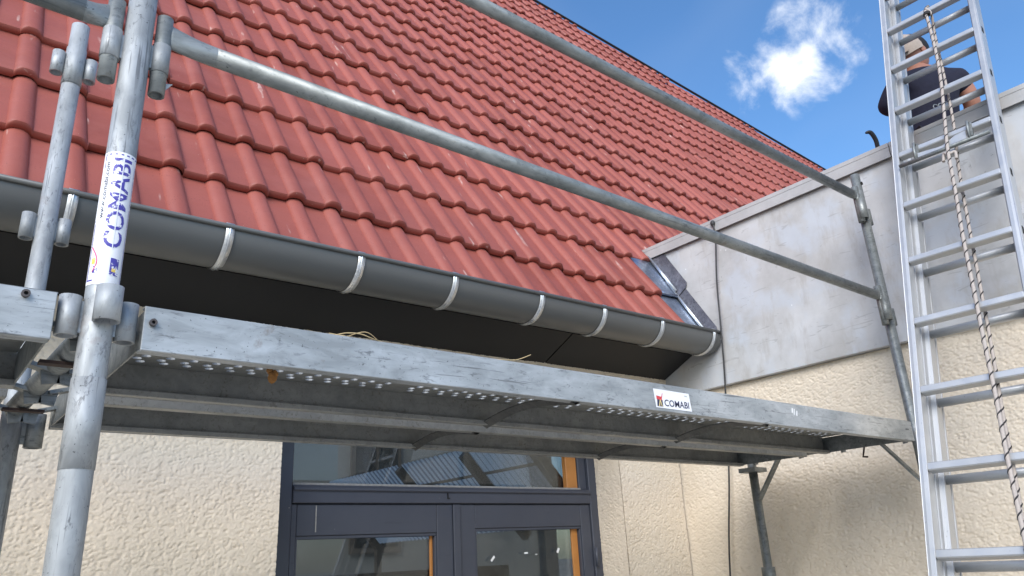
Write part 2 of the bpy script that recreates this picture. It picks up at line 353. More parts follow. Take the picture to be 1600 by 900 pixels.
def grid_mesh(name, P, parent, mat):
    """P: (n,m,3) rel coordinates"""
    n, m_, _ = P.shape; me = bpy.data.meshes.new(name); off = Vector((0, 0, H)) - base_of(parent)
    V = (P + np.array(off)).reshape(-1, 3); idx = np.arange(n * m_).reshape(n, m_)
    F = np.stack([idx[:-1, :-1], idx[1:, :-1], idx[1:, 1:], idx[:-1, 1:]], -1).reshape(-1, 4)
    me.vertices.add(len(V)); me.vertices.foreach_set('co', V.astype('f4').ravel())
    me.loops.add(F.size); me.loops.foreach_set('vertex_index', F.astype('i4').ravel())
    me.polygons.add(len(F)); me.polygons.foreach_set('loop_start', (np.arange(len(F)) * 4).astype('i4')); me.polygons.foreach_set('use_smooth', np.ones(len(F), bool))
    me.update(calc_edges=True); me.validate(); me.materials.append(M[mat]); o = bpy.data.objects.new(name, me); col.objects.link(o); o.parent = parent; return o
DX0, DX1 = 1.107, 2.90       # opening
DTOP = .62
wl = MB()
wl.box(-3, DX0, YW + .012, YW + .3, GZ, 1.5); wl.box(DX1, XR + .3, YW + .012, YW + .3, GZ, 1.5); wl.box(DX0, DX1, YW + .012, YW + .3, DTOP, 1.5)
wl.box(-3, .75, 5.6, 5.85, GZ, 5.0); wl.box(.75, 7.5, 5.6, 5.85, 1.25, 5.0); wl.box(7.5, 12.4, 5.6, 5.85, GZ, 5.0)
wall = wl.build('wall', 'stucco', house)
def stucco_patch(name, x0, x1, z0, z1, seed, step=.0034):
    a = np.arange(x0, x1 + step, step); a[-1] = x1; z = np.arange(z0, z1 + step, step); z[-1] = z1
    A, Z = np.meshgrid(a, z, indexing='ij'); h = stucco_h(A, Z, seed)
    return grid_mesh(name, np.stack([A, YW - .0005 * 0 + .006 - h, Z], -1), house, 'stucco')
stucco_patch('stucco_face', -.9, DX0, -.75, .93, 11); stucco_patch('stucco_face', DX1, XR + .02, -.75, .95, 12); stucco_patch('stucco_face', DX0, DX1, DTOP, .94, 13)
a = np.arange(YW + .004, YD + .03, .0034); z = np.arange(-.75, DTOP + .02, .0034); A, Z = np.meshgrid(a, z, indexing='ij')
grid_mesh('stucco_reveal', np.stack([DX1 - .002 - stucco_h(A, Z, 14) * .8, A, Z], -1), house, 'stucco')
# rooms behind the door: passage shaped open at the rear to let light in
rm = MB(); rm.box(.75, 7.5, YD + .06, 5.6, 1.25, 1.35); rm.build('ceiling', 'ceil', house)
rm = MB(); rm.box(.65, .75, YW + .3, 5.6, GZ, 1.25); rm.box(7.5, 7.6, YW + .3, 5.6, GZ, 1.25); rm.build('inside_wall', 'inside', house)
rm = MB(); rm.box(DX1 + .4, 7.5, YW + .31, YW + .4, GZ, 1.25); rm.build('inside_front_wall', 'inside', house)
rm = MB(); rm.box(2.2, 4.4, 5.45, 5.5, GZ, -.05); rm.build('inside_partition', 'dwood', house)

# roof deck + tiles
rd = MB(); U0, U1 = -1.35, 12.9
for (ua, ub) in ((U0, 5.87), (5.87, U1)):
    va, vb = ridge_v(ua), ridge_v(ub)
    q = [rp(ua, .06, -.095), rp(ub, .06, -.095), rp(ub, vb, -.095), rp(ua, va, -.095)]
    q2 = [p - RW * .12 for p in q]
    rd.add(q + q2, [(0, 1, 2, 3), (7, 6, 5, 4), (0, 4, 5, 1), (2, 6, 7, 3), (1, 5, 6, 2), (0, 3, 7, 4)])
roof = rd.build('roof', 'underlay', house)
rb_ = MB()
for (ua, ub) in ((U0, 5.87), (5.87, U1)):     # ridge strip standing a little proud, seen as the dark line on top
    a, b = rp(ua, ridge_v(ua) + .02, .02), rp(ub, ridge_v(ub) + .02, .02)
    rb_.bar(a, b, .05, .03, RW)
rb_.build('ridge_strip', 'underlay', roof)
wg = MB(); 
for s in (0,):
    wg.add([rp(U1, .06, -.08), (12.9, 9.5, .9), tuple(rp(U1, ridge_v(U1), -.1)), (U1 - .02, YW, .8)], [(0, 1, 2)])
# tile profile
def prof(u):
    c = ((u + .0755) % .151) - .0755
    q = abs(c) / .036
    if q >= 1: return .0012 * math.cos((abs(c) - .036) / .0395 * math.pi * .5)
    return .0012 + .0208 * (1 - q ** 2.6) ** .8
U_A = .0365
def tile_geo(lod):
    cs = (-.036, -.0348, -.031, -.024, -.013, 0, .013, .024, .031, .0348, .036) if lod == 0 else (-.036, -.033, -.024, -.011, .011, .024, .033, .036)
    us = [U_A, .0755] + [.151 + c for c in cs] + [.2265] + [.302 + c for c in cs] + [.302 + U_A + .003]
    n = len(us)
    rows = [(.034, -.0325), (.008, -.032), (.0015, -.028), (-.001, -.019), (.0005, -.008), (.005, -.0015), (.012, -.0), (.43, -.039)] if lod == 0 else [(.02, -.0315), (.001, -.029), (-.001, -.011), (.007, -.0008), (.43, -.037)]
    v = []; f = []
    for vv, w in rows:
        for i, u in enumerate(us):
            lift = -.0015 if i == 0 else (.0016 if i >= n - 8 else 0)
            v.append((u, vv, w + prof(u) + lift))
    for r in range(len(rows) - 1):
        for i in range(n - 1): f.append((r * n + i, r * n + i + 1, (r + 1) * n + i + 1, (r + 1) * n + i))
    o = len(v)                                     # side edge of the lap
    for r in range(len(rows)):
        x = v[r * n + n - 1]; v.append((x[0], x[1], x[2] - (.006 if r > 1 else 0)))
    for r in range(1, len(rows) - 1): f.append((o + r, o + r + 1, (r + 1) * n + n - 1, r * n + n - 1))
    return v, f
tv0, tf0 = tile_geo(0); tv1, tf1 = tile_geo(1)
def half_of(v, f):
    keep = [i for i, p in enumerate(v) if p[0] < .190]; mp = {k: q for q, k in enumerate(keep)}
    return [v[k] for k in keep], [tuple(mp[i] for i in q) for q in f if all(i in mp for i in q)]
tme = bpy.data.meshes.new('tile'); tme.from_pydata(tv0, [], tf0); tme.materials.append(M['tile']); tme.polygons.foreach_set('use_smooth', [True] * len(tf0))
tme.set_sharp_from_angle(angle=R(38)) if hasattr(tme, 'set_sharp_from_angle') else None
ROLL0 = .888
hv, hf = half_of(tv0, tf0); hme = bpy.data.meshes.new('cut_tile'); hme.from_pydata(hv, [], hf); hme.materials.append(M['tile']); hme.polygons.foreach_set('use_smooth', [True] * len(hf)); hme.set_sharp_from_angle(angle=R(38))
spots = []
for j in range(0, 24):
    for i in range(-9, 42):
        x = ROLL0 + i * TW
        if j < 2 and x + .34 > 3.10: continue
        if x < U0 + .05 or x + TW > U1: continue
        if j * GA > ridge_v(x + .15) - .02: continue
        c = rp(x + .15, j * GA + .17, 0); px = pix(c)
        vis = px[2] > .2 and -60 < px[0] < 1660 and -60 < px[1] < 960
        if vis and x > XR and c.z < 1.72 + .3: vis = (c.z > 1.72) and vis
        if px[0] > 1300: vis = False
        crosses = (j + 1.2) * GA > ridge_v(x + TW)
        spots.append((px[2] if vis and not crosses else 999, i, j, x))
spots.sort()
RM = Matrix((RU, RV, RW)).transposed()
near = [s for s in spots if s[0] < 900][:300]; far = spots[len(near):]
rbase = base_of(roof)
for _, i, j, x in near:
    o = bpy.data.objects.new('tile', tme); col.objects.link(o); o.parent = roof
    jr = Matrix.Rotation(random.gauss(0, .0045), 3, 'Z') @ Matrix.Rotation(random.gauss(0, .003), 3, 'X') @ Matrix.Rotation(random.gauss(0, .0034), 3, 'Y')
    p = rp(x + random.gauss(0, .001), j * GA + random.gauss(0, .0038), random.gauss(0, .0014)) + Vector((0, 0, H)) - rbase
    o.matrix_local = Matrix.Translation(p) @ (RM @ jr).to_4x4()
for j in (0, 1):
    o = bpy.data.objects.new('cut_tile', hme); col.objects.link(o); o.parent = roof
    o.matrix_local = Matrix.Translation(rp(ROLL0 + 7 * TW, j * GA, 0) + Vector((0, 0, H)) - rbase) @ RM.to_4x4()
fm = MB()
for _, i, j, x in far:
    dv = random.gauss(0, .0038); dw = random.gauss(0, .0011); rx = random.gauss(0, .0034)
    vs = [rp(x + a_, j * GA + b_ + dv, c_ + dw + a_ * rx) for a_, b_, c_ in tv1]
    fm.add(vs, tf1, True)
fo = fm.build('far_tiles', 'tile_i', roof); fo['kind'] = 'stuff'
bm = bmesh.new(); bm.from_mesh(fo.data)
for (xa, xb) in ((-2, 5.87), (5.87, U1)):
    pass
base = Vector((0, 0, H)) - base_of(fo)
pA, pB = rp(5.87, ridge_v(5.87), 0), rp(U1, ridge_v(U1), 0)
nrm = (pB - pA).cross(RW).normalized();  nrm = nrm if nrm.dot(RV) > 0 else -nrm
bmesh.ops.bisect_plane(bm, geom=bm.verts[:] + bm.edges[:] + bm.faces[:], plane_co=pA + base, plane_no=nrm, clear_outer=True)
bmesh.ops.bisect_plane(bm, geom=bm.verts[:] + bm.edges[:] + bm.faces[:], plane_co=rp(0, 7.43, 0) + base, plane_no=RV, clear_outer=True)
bm.to_mesh(fo.data); bm.free()

# soffit panels, fascia
def zs(x): return .866 + .0115 * x           # soffit height at the facade
def zg(x): return 1.037 + .0115 * x          # bead of the gutter
cuts = [-1.35, .0, 2.43, XR - .004]
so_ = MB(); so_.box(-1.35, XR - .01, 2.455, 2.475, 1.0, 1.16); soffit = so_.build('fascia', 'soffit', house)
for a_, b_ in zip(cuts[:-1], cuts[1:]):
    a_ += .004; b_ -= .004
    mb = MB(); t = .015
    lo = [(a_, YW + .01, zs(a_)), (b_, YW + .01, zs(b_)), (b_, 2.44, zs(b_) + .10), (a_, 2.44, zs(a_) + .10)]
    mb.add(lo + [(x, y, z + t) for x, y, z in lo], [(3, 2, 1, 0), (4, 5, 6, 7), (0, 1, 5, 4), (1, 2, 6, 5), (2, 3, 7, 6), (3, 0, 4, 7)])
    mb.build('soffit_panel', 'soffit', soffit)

# gutter: half-round trough with rolled bead, end cap, strap brackets
GR, GY = .1015, 2.232
def gprof(x, r=GR, k0=0, k1=24, n=24, dz=0):
    yc = GY + GR
    return [(x, yc - r * math.cos(math.pi * k / n), zg(x) + dz - r * math.sin(math.pi * k / n)) for k in range(k0, k1 + 1)]
g = MB(); xs = [-1.35, XR - .028]
ro = [gprof(x) for x in xs]; ri = [gprof(x, GR - .0025) for x in xs]; n = 25
g.add(ro[0] + ro[1], [(k, n + k, n + k + 1, k + 1) for k in range(n - 1)], True)
g.add(ri[0] + ri[1], [(k + 1, n + k + 1, n + k, k) for k in range(n - 1)], True)
gutter = g.build('gutter', 'gutter', house)
b = MB(); b.path([(x, GY - .004, zg(x) + .002) for x in xs], .0085, 10); b.build('bead', 'gutter', gutter)
ec = MB(); p0 = gprof(xs[1], GR + .001); p1 = gprof(xs[1] + .004, GR + .001)
ec.add(p0 + p1, [tuple(range(n))[::-1], tuple(n + k for k in range(n))] + [(k, k + 1, n + k + 1, n + k) for k in range(n - 1)]); ec.build('end_cap', 'gutter', gutter)
for bx_ in (-.16, .276, .72, 1.19, 1.603, 2.058, 2.445, 2.855, 3.275):
    b = MB(); w = .0135; yc = GY + GR; pts = []
    for k in range(-2, 20):
        if k < 0: pts.append((GY - .004 + (.012 if k == -2 else 0), zg(bx_) + (.014 if k == -2 else .013), 0))
        else: an = math.pi * k / 24; pts.append((yc - (GR + .006) * math.cos(an), zg(bx_) - (GR + .0034) * math.sin(an), 0))
    vs = []
    for (y, z, _) in pts: vs += [(bx_ - w, y, z), (bx_ + w, y, z), (bx_ + w, y + .003, z + .002), (bx_ - w, y + .003, z + .002)]
    # a pressed rib along the middle
    rib = []
    b.add(vs, [q for i in range(len(pts) - 1) for q in ((4 * i, 4 * i + 1, 4 * i + 5, 4 * i + 4), (4 * i + 1, 4 * i + 2, 4 * i + 6, 4 * i + 5), (4 * i + 2, 4 * i + 3, 4 * i + 7, 4 * i + 6), (4 * i + 3, 4 * i, 4 * i + 4, 4 * i + 7))], True)
    b.path([(bx_, y - .0005, z - .0005) for (y, z, _) in pts[2:-2]], .003, 6)
    b.build('bracket', 'zinc', gutter)

# stepped side flashing between tiles and annex
fl = MB()
def fstrip(v0, v1, u0, u1, w0, w1, t=.003):
    q = [rp(u0, v0, w0), rp(u1, v0, w1), rp(u1, v1, w1 - .0034), rp(u0, v1, w0 - .0034)]
    return q
q = fstrip(-.02, .50, 3.172, 3.352, -.016, -.010); fl.add(q + [p - RW * .004 for p in q], [(0, 1, 2, 3), (7, 6, 5, 4), (0, 4, 5, 1)])
flash = fl.build('side_flashing', 'bluezinc', house)
fl = MB(); q = fstrip(.36, .69, 3.172, 3.354, -.004, .0034); fl.add(q + [p - RW * .006 for p in q], [(0, 1, 2, 3), (7, 6, 5, 4), (0, 4, 5, 1)])
fl.tube(rp(3.182, .37, -.0034), rp(3.335, .37, .0), .010, 10); fl.build('flashing_sheet', 'bluezinc', flash)
fl = MB()
def upst(v0, v1, h, x):
    pr_ = [(v0, -.02), (v0, h * .72), (v0 + .006, h * .88), (v0 + .02, h), (v1, h * 1.05), (v1, -.02)]; k_ = len(pr_)
    q = [rp(x, a_, b_) for a_, b_ in pr_]
    fl.add(q + [p + Vector((-.0025, 0, 0)) for p in q], [tuple(range(k_)), tuple(range(2 * k_ - 1, k_ - 1, -1))] + [(i, (i + 1) % k_, k_ + (i + 1) % k_, k_ + i) for i in range(k_)])
upst(.03, .50, .062, 3.3545)
fl.build('flashing_upstand', 'lead', flash)
fl = MB(); upst(.37, .735, .095, 3.3485); fl.build('flashing_upstand', 'lead', flash)
fl = MB(); fl.path([rp(3.343, .02, .0), rp(3.343, .5, .0)], .009, 8); fl.path([rp(3.340, .40, .014), rp(3.340, .72, .014)], .009, 8); fl.build('flashing_bead', 'zinc', flash)

# door: frame, transom light, two leaves
TR0, TR1 = .243, .312      # transom rail
fr_ = MB()
fr_.box(DX0 - .0, 1.231, YD - .02, YD + .05, GZ, DTOP); frame = fr_.build('door_frame', 'door', house, .003)
fr_ = MB(); fr_.box(DX1 - .055, DX1 + .01, YD - .02, YD + .05, GZ, DTOP); fr_.build('jamb', 'door', frame, .003)
fr_ = MB(); fr_.box(1.2325, DX1 - .057, YD - .024, YD + .05, TR0, TR1); fr_.box(1.2315, DX1 - .056, YD - .034, YD - .023, TR1 - .022, TR1 - .008); fr_.build('transom_rail', 'door', frame, .003)
fr_ = MB(); fr_.box(1.2325, DX1 - .057, YD - .018, YD + .05, DTOP - .09, DTOP + .01); fr_.build('head_rail', 'door', frame, .003)
fr_ = MB(); fr_.box(DX1 - .112, DX1 - .058, YD - .005, YD + .045, TR1, DTOP - .09); fr_.build('frame_liner', 'door', frame, .003)
fr_ = MB(); fr_.bar((1.235, YD - .004, TR1 + .0034), (DX1 - .11, YD - .004, TR1 + .0034), .02, .012); fr_.build('putty_line', 'oldpaint', frame, .002)
fr_ = MB(); fr_.box(1.95, 1.953, YD - .03, YD - .022, .262, .287); fr_.box(1.953, 1.962, YD - .03, YD - .022, .262, .266); fr_.build('lock_mark', 'black', frame)
tw_ = MB(); tw_.box(1.234, DX1 - .108, YD + .036, YD + .040, TR1 + .002, DTOP - .092); tw = tw_.build('transom_pane', 'glass', frame)
tw_ = MB(); tw_.box(2.712, 2.786, YD + .004, YD + .034, TR1 + .002, DTOP - .1); tw_.build('inner_wood_frame', 'wood', frame, .002)
tw_ = MB(); tw_.box(2.722, 2.763, YD + .010, YD + .0205, GZ + .95, .133); tw_.build('inner_wood_frame', 'wood', frame, .002)
tw_ = MB(); tw_.box(1.878, 1.8915, YD + .010, YD + .0205, GZ + .95, .12); tw_.build('inner_wood_frame', 'wood', frame, .002)
LT = .2395
fr_ = MB(); fr_.box(1.2325, DX1 - .057, YD + .031, YD + .049, .20, TR0 - .001); fr_.build('door_stop', 'black', frame)                  # black strip added behind the leaf tops to darken the bright gap
def leaf(x0, x1, sl, sr, gt):
    y0, y1 = YD - .012, YD + .03
    f = MB(); f.box(x0, x0 + sl - .0015, y0, y1, GZ + .02, LT); a = f.build('door_leaf', 'door', house, .002)
    f = MB(); f.box(x1 - sr + .0015, x1, y0, y1, GZ + .02, LT); f.build('stile', 'door', a, .002)
    f = MB(); f.box(x0 + sl, x1 - sr, y0 + .001, y1, gt, LT); f.build('top_rail', 'door', a, .002)
    f = MB(); f.box(x0 + sl, x1 - sr, y0 + .001, y1, GZ + .02, GZ + .95); f.build('bottom_panel', 'door', a, .002)
    f = MB()
    for (c0, c1, e0, e1) in ((x0 + sl, x1 - sr, gt - .012, gt - .0005),):
        f.box(c0, c1, y0 + .006, y1 - .012, e0, e1)
    f.box(x0 + sl, x0 + sl + .008, y0 + .006, y1 - .012, GZ + .95, gt - .012); f.box(x1 - sr - .008, x1 - sr, y0 + .006, y1 - .012, GZ + .95, gt - .012)
    f.build('glazing_bead', 'door', a, .0015)
    f = MB(); f.box(x0 + sl, x1 - sr, YD + .022, YD + .026, GZ + .95, gt - .002); f.build('pane', 'glass', a)
    return a
l1 = leaf(1.233, 1.985, .016 + .008, .085, .122)
l2 = leaf(2.005, 2.84, .105, .068, .135)
f = MB(); f.box(1.984, 2.02, YD - .022, YD - .0125, GZ + .02, LT - .001); f.build('meeting_strip', 'door', l1, .002)
f = MB(); f.tube((2.852, YD - .026, .03), (2.852, YD - .026, -.06), .009, 10); f.tube((2.852, YD - .026, -.11), (2.852, YD - .026, -.22), .009, 10); f.build('hinge', 'door', l2)
# scraps of old tape left on the right pane
for (u, v, w, h, an) in ((770, 873, .028, .010, .8), (822, 864, .022, .007, 0), (872, 860, .012, .024, -.5), (838, 866, .012, .003, 0)):
    p = ray(u, v) * ((YD + .0034) / ray(u, v).y); f = MB(); ca, sa = math.cos(an), math.sin(an)
    f.obox(p, (ca, 0, sa), (0, 1, 0), (-sa, 0, ca), w / 2, .0008, h / 2); f.build('tape_scrap', 'paintspot', l2)
st = MB(); st.obox((1.335, YD - .0128, .185), (1, 0, 0), (0, 1, 0), (0, 0, 1), .0025, .0006, .05); st.build('drip_streak', 'oldpaint', l1)

# ------------------------------------------------------------------ annex
annex = thing('annex', (5.5, 1.0, GZ), 'flat roofed annex with pale painted concrete band over cream stucco wall', 'building')
AY0 = -.9
a = MB(); a.box(XR + .038, 9.0, AY0, YW + .28, GZ, .801); a.build('wall', 'stucco', annex)
ay = np.arange(.25, YW + .012, .0036); az_ = np.arange(-.75, .80, .0036); A, Z = np.meshgrid(ay, az_, indexing='ij')
P = np.stack([XR + .034 - stucco_h(A, Z, 21), A, Z], -1)[::-1]
grid_mesh('stucco_face', P, annex, 'stucco')
a = MB(); a.box(XR, XR + .18, AY0 - .03, 2.72, .80, 1.66); a.box(XR + .18, 9.0, AY0 - .03, AY0 + .15, .80, 1.66); a.build('concrete_band', 'band', annex, .0034)
a = MB(); a.box(XR + .18, 9.0, AY0 + .15, 2.9, 1.30, 1.42); a.build('flat_roof', 'oldpaint', annex)
for (y0, y1) in ((AY0 - .05, 1.183), (1.186, 2.715)):
    a = MB(); a.box(XR - .022, XR + .205, y0, y1, 1.700, 1.722); a.box(XR - .022, XR - .017, y0, y1, 1.648, 1.6995); a.box(XR + .20, XR + .205, y0, y1, 1.648, 1.6995)
    a.build('coping', 'cap', annex, .0015)
a = MB(); a.box(XR + .2052, 9.0, AY0 - .05, AY0 + .18, 1.700, 1.722); a.box(XR + .206, 9.0, AY0 - .05, AY0 - .045, 1.648, 1.6995); a.build('coping', 'cap', annex, .0015)
# peeling spot plates on the band
hanging = MB()
pts = [(1117, 350, .008), (1118, 372, .030), (1120, 440, .026), (1127, 520, .030), (1133, 600, .020), (1139, 740, .016), (1141, 900, .02)]
cp = []
for u, v, o_ in pts:
    r = ray(u, v); cp.append(r * ((XR - o_) / r.x))
cp[0] = Vector((XR - .026, cp[0].y, 1.70)); cp.insert(0, Vector((XR + .03, cp[0].y + .01, 1.731)))
cp += [Vector((XR - .03, 2.45, -1.0)), Vector((XR - .04, 2.47, GZ + .006)), Vector((XR - .4, 2.40, GZ + .006))]
def smooth_path(P, k=6):
    P = [Vector(p) for p in P]; out = []
    for i in range(len(P) - 1):
        p0, p1, p2, p3 = P[max(i - 1, 0)], P[i], P[i + 1], P[min(i + 2, len(P) - 1)]
        for q in range(k):
            t = q / k; out.append(.5 * ((2 * p1) + (-p0 + p2) * t + (2 * p0 - 5 * p1 + 4 * p2 - p3) * t * t + (-p0 + 3 * p1 - 3 * p2 + p3) * t ** 3))
    return out + [P[-1]]
cab = MB().path(smooth_path(cp), .0048, 8).build('hanging_cable', 'cable'); tag(cab, 'thin dark cable hanging down the annex wall past the gutter end', 'cable')
clip = MB(); clip.ball((XR - .028, cp[1].y, 1.695), .014, 1, 1, 1.3); clip.build('cable_knot', 'cable', cab)

# ------------------------------------------------------------------ scaffold
PX0, PX1, PYO, PYI = .224, 3.22, 1.309, 2.10
PR = .0242
def cup(mb_parent, x, y, z0, z1, r=.0165, mat='post', name='socket'):
    c = MB().tube((x, y, z0), (x, y, z1), r, 16, .0035); return c.build(name, mat, mb_parent)
fL = thing('scaffold_upright', (PX0, PYO, GZ), 'near galvanised scaffold frame whose outer post carries a white and blue sticker', 'scaffold frame', 'scaffold frames')
pl = MB().tube((PX0, PYO, GZ + .02), (PX0, PYO, 2.2), PR, 28, .003).build('post', 'post', fL)
MB().box(PX0 - .075, PX0 + .075, PYO - .075, PYO + .075, GZ, GZ + .012).build('base_plate', 'galv', fL)
XI = .2103
pi_ = MB().tube((XI, PYI, GZ + .02), (XI, PYI, 1.50), PR * .95, 22, .003).build('post', 'post', fL)
MB().box(XI - .075, XI + .075, PYI - .075, PYI + .075, GZ, GZ + .012).build('base_plate', 'galv', fL)
# collar where the upper standard sleeves over the lower
MB().tube((PX0, PYO, .16), (PX0, PYO, .30), PR + .0012, 28).build('post_sleeve', 'post', fL)
MB().tube((XI, PYI, 1.30), (XI, PYI, 1.42), PR + .001, 22).build('post_sleeve', 'post', fL)
def webbed(x, y, z0, z1, dx, dy, mat, par, r=.0165, off=.0425):
    cx, cy = x + dx * off, y + dy * off
    cup(par, cx, cy, z0, z1, r, mat)
    MB().bar((x + dx * .022, y + dy * .022, (z0 + z1) / 2), (cx - dx * .012, cy - dy * .012, (z0 + z1) / 2), .010, (z1 - z0) * .8).build('weld_web', mat, par)
for dx, dy in ((-1, 0), (1, 0)):
    webbed(PX0, PYO, .890, .952, dx, dy, 'post', fL)
    webbed(PX0, PYO, .366, .432, dx, dy, 'post', fL)
    webbed(XI, PYI, 1.328, 1.396, dx, dy, 'post', fL, .0165, .040); webbed(XI, PYI, .828, .897, dx, dy, 'post', fL, .0165, .040)
cup(fL, PX0 + .006, PYO - .034, .388, .446, .0205)
# ledger and gusset plates between the posts, below the deck
MB().tube((PX0, PYO + .02, .392), (XI, PYI - .02, .392), .0215, 18).build('ledger', 'galv', fL)
for yy in (PYO + .20, PYI - .13):
    MB().bar((PX0 - .05, yy - .012, .366), (PX0 + .03, yy - .012, .366), .022, .006).build('clamp_strap', 'rust', fL)
webbed(XI, PYI, .305, .385, 1, 0, 'galv', fL, .02, .05)

# sticker wrapped on the outer post
va = math.atan2(-PYO, -PX0)              # direction post -> camera
def on_post(s, z, lift): 
    a_ = va + s / PR          # s: arc length, positive to the right in the picture
    rr = PR + lift; return (PX0 + rr * math.cos(a_), PYO + rr * math.sin(a_), z)
SZ0, SZ1, SW = .452, .697, .0335
def wrap_quad(mb, s0, s1, z0, z1, lift, n=14):
    vs = [on_post(s0 + (s1 - s0) * i / n, z, lift) for z in (z0, z1) for i in range(n + 1)]
    mb.add(vs, [(i, i + 1, n + 2 + i, n + 1 + i) for i in range(n)], True); return mb
stk = wrap_quad(MB(), -SW, SW, SZ0, SZ1, .0005).build('sticker', 'st_white', fL)
bl = MB(); e = .0035
for (s0, s1, z0, z1) in ((-SW + e + .004, SW - e, SZ1 - .006, SZ1 - .0036), (-SW + e, -SW + .016, SZ0 + .006, SZ0 + .0085), (SW - .014, SW - e, SZ0 + .004, SZ0 + .0065), (-SW + e, -SW + e + .0018, SZ0 + .006, SZ0 + .115), (SW - e - .0012, SW - e, SZ0 + .006, SZ1 - .02), (-SW + e + .004, -SW + e + .0055, SZ1 - .03, SZ1 - .006)):
    wrap_quad(bl, s0, s1, z0, z1, .0008, 6)
bl.build('sticker_border', 'st_blue', fL)
def text_mesh(body, bold=.0, sub=3, size=1):
    cu = bpy.data.curves.new('t', 'FONT'); cu.body = body; cu.size = size; cu.offset = bold; cu.resolution_u = 3
    o = bpy.data.objects.new('t', cu); col.objects.link(o); bpy.context.view_layer.update()
    me = bpy.data.meshes.new_from_object(o.evaluated_get(bpy.context.evaluated_depsgraph_get()))
    bpy.data.objects.remove(o); bm = bmesh.new(); bm.from_mesh(me)
    bmesh.ops.triangulate(bm, faces=bm.faces)
    for k in range(sub): bmesh.ops.subdivide_edges(bm, edges=[e for e in bm.edges if e.calc_length() > .12 * size], cuts=1); bmesh.ops.triangulate(bm, faces=bm.faces)
    bm.verts.ensure_lookup_table(); bm.verts.index_update()
    vs = np.array([v.co[:] for v in bm.verts]); fs = [tuple(v.index for v in f.verts) for f in bm.faces]; bm.free()
    vs[:, 0] -= vs[:, 0].min(); vs[:, 1] -= vs[:, 1].min()
    return vs, fs
def post_text(body, bold, s_left, s_right, z0, z1, mat, name, split=False):
    vs, fs = text_mesh(body, bold); w, h = vs[:, 0].max(), vs[:, 1].max()
    out = []
    for x, y, _ in vs:       # reads upwards: letter tops to the left
        s = s_right + (s_left - s_right) * (y / h); out.append(on_post(s, z0 + (z1 - z0) * x / w, .0009))
    MB().add(out, fs).build(name, mat, fL)
post_text('COMABI', .016, -.0095, .0195, SZ0 + .066, SZ1 - .012, 'st_blue', 'sticker_lettering')
wrap_quad(MB(), .0050, .0064, SZ0 + .064, SZ1 - .01, .0012, 4).build('lettering_gap', 'st_white', fL)
post_text('www.comabi.com', .004, -.0225, -.0150, SZ0 + .118, SZ1 - .020, 'st_black', 'sticker_web_address')
lg = MB()
arc = [on_post(-.026 + .013 * math.sin(t_ * 1.9), SZ0 + .028 + .042 * t_ ** .8 , .0012) for t_ in np.linspace(1, 0, 9)]
lg.path([on_post(-.026 + .012 * math.sin(t_ * 2.6), SZ0 + .066 - .044 * t_, .0006) for t_ in np.linspace(0, 1, 10)], .0012, 6); lg.build('sticker_logo_arc', 'st_pink', fL)
wrap_quad(MB(), -.023, -.017, SZ0 + .036, SZ0 + .046, .001, 4).build('sticker_logo_dot', 'st_yellow', fL)
wrap_quad(MB(), -.019, -.012, SZ0 + .020, SZ0 + .032, .001, 4).build('sticker_logo_block', 'st_blue', fL)
wrap_quad(MB(), .006, .020, SZ0 + .018, SZ0 + .048, .001, 6).build('sticker_logo_block', 'st_blue', fL)
wrap_quad(MB(), .009, .017, SZ0 + .024, SZ0 + .030, .0013, 6).build('sticker_logo_dot', 'st_yellow', fL)

# far right frame
fR = thing('scaffold_upright', (PX1, PYO, GZ), 'far weathered scaffold frame beside the annex wall behind the ladder', 'scaffold frame', 'scaffold frames')
MB().tube((PX1, PYO, GZ + .02), (PX1 - .02, PYO, 1.565), PR * .85, 22, .003).build('post', 'galv', fR)
MB().box(PX1 - .075, PX1 + .075, PYO - .075, PYO + .075, GZ, GZ + .012).build('base_plate', 'galv', fR)
MB().tube((PX1, 2.095, GZ + .02), (PX1, 2.095, .385), PR * .85, 22, .003).build('post', 'galv', fR)
MB().box(PX1 - .075, PX1 + .075, 2.02, 2.17, GZ, GZ + .012).build('base_plate', 'galv', fR)
MB().tube((PX1, 2.095, -.16), (PX1, 2.095, -.10), PR * .85 + .010, 20).build('post_collar', 'galv', fR)
MB().tube((PX1 - .004, PYO - .0, .388), (PX1 - .004, 2.10, .388), .021, 16).build('ledger', 'galv', fR)
MB().bar((PX1, 1.945, .375), (PX1, 2.085, .195), .034, .008).build('gusset', 'galv', fR)
MB().bar((PX1, 1.465, .375), (PX1, 1.315, .18), .034, .008).build('gusset', 'galv', fR)
MB().box(PX1 - .05, PX1 + .05, 2.05, 2.14, .325, .345).build('head_plate', 'galv', fR)
MB().tube((PX1 - .03, PYO, .405), (PX1 + .03, PYO, .405), .022, 16).build('spigot', 'galv', fR)
MB().path([(PX1 - .03, 1.52, .37), (PX1 - .03, 1.53, .34), (PX1 - .03, 1.535, .325), (PX1 - .03, 1.515, .322)], .004, 8).build('bent_pin', 'rust', fR)
for z0, z1, xo in ((1.335, 1.43, -.044), (.862, .955, -.044)):
    cup(fR, PX1 - .012 + xo * .9, PYO - .012, z0, z1, .019, 'galv')
    MB().bar((PX1 - .012 - .03, PYO - .006, (z0 + z1) / 2), (PX1 - .015, PYO, (z0 + z1) / 2), .012, .06).build('weld_web', 'galv', fR)
    MB().tube((PX1 + .022, PYO, z0 - .01), (PX1 + .022, PYO, z1 - .03), .015, 12).build('weld_tube', 'galv', fR)
MB().tube((PX1 - .0185, PYO - .025, 1.515), (PX1 - .0185, PYO - .0195, 1.515), .008, 10).build('pin_hole', 'black', fR)

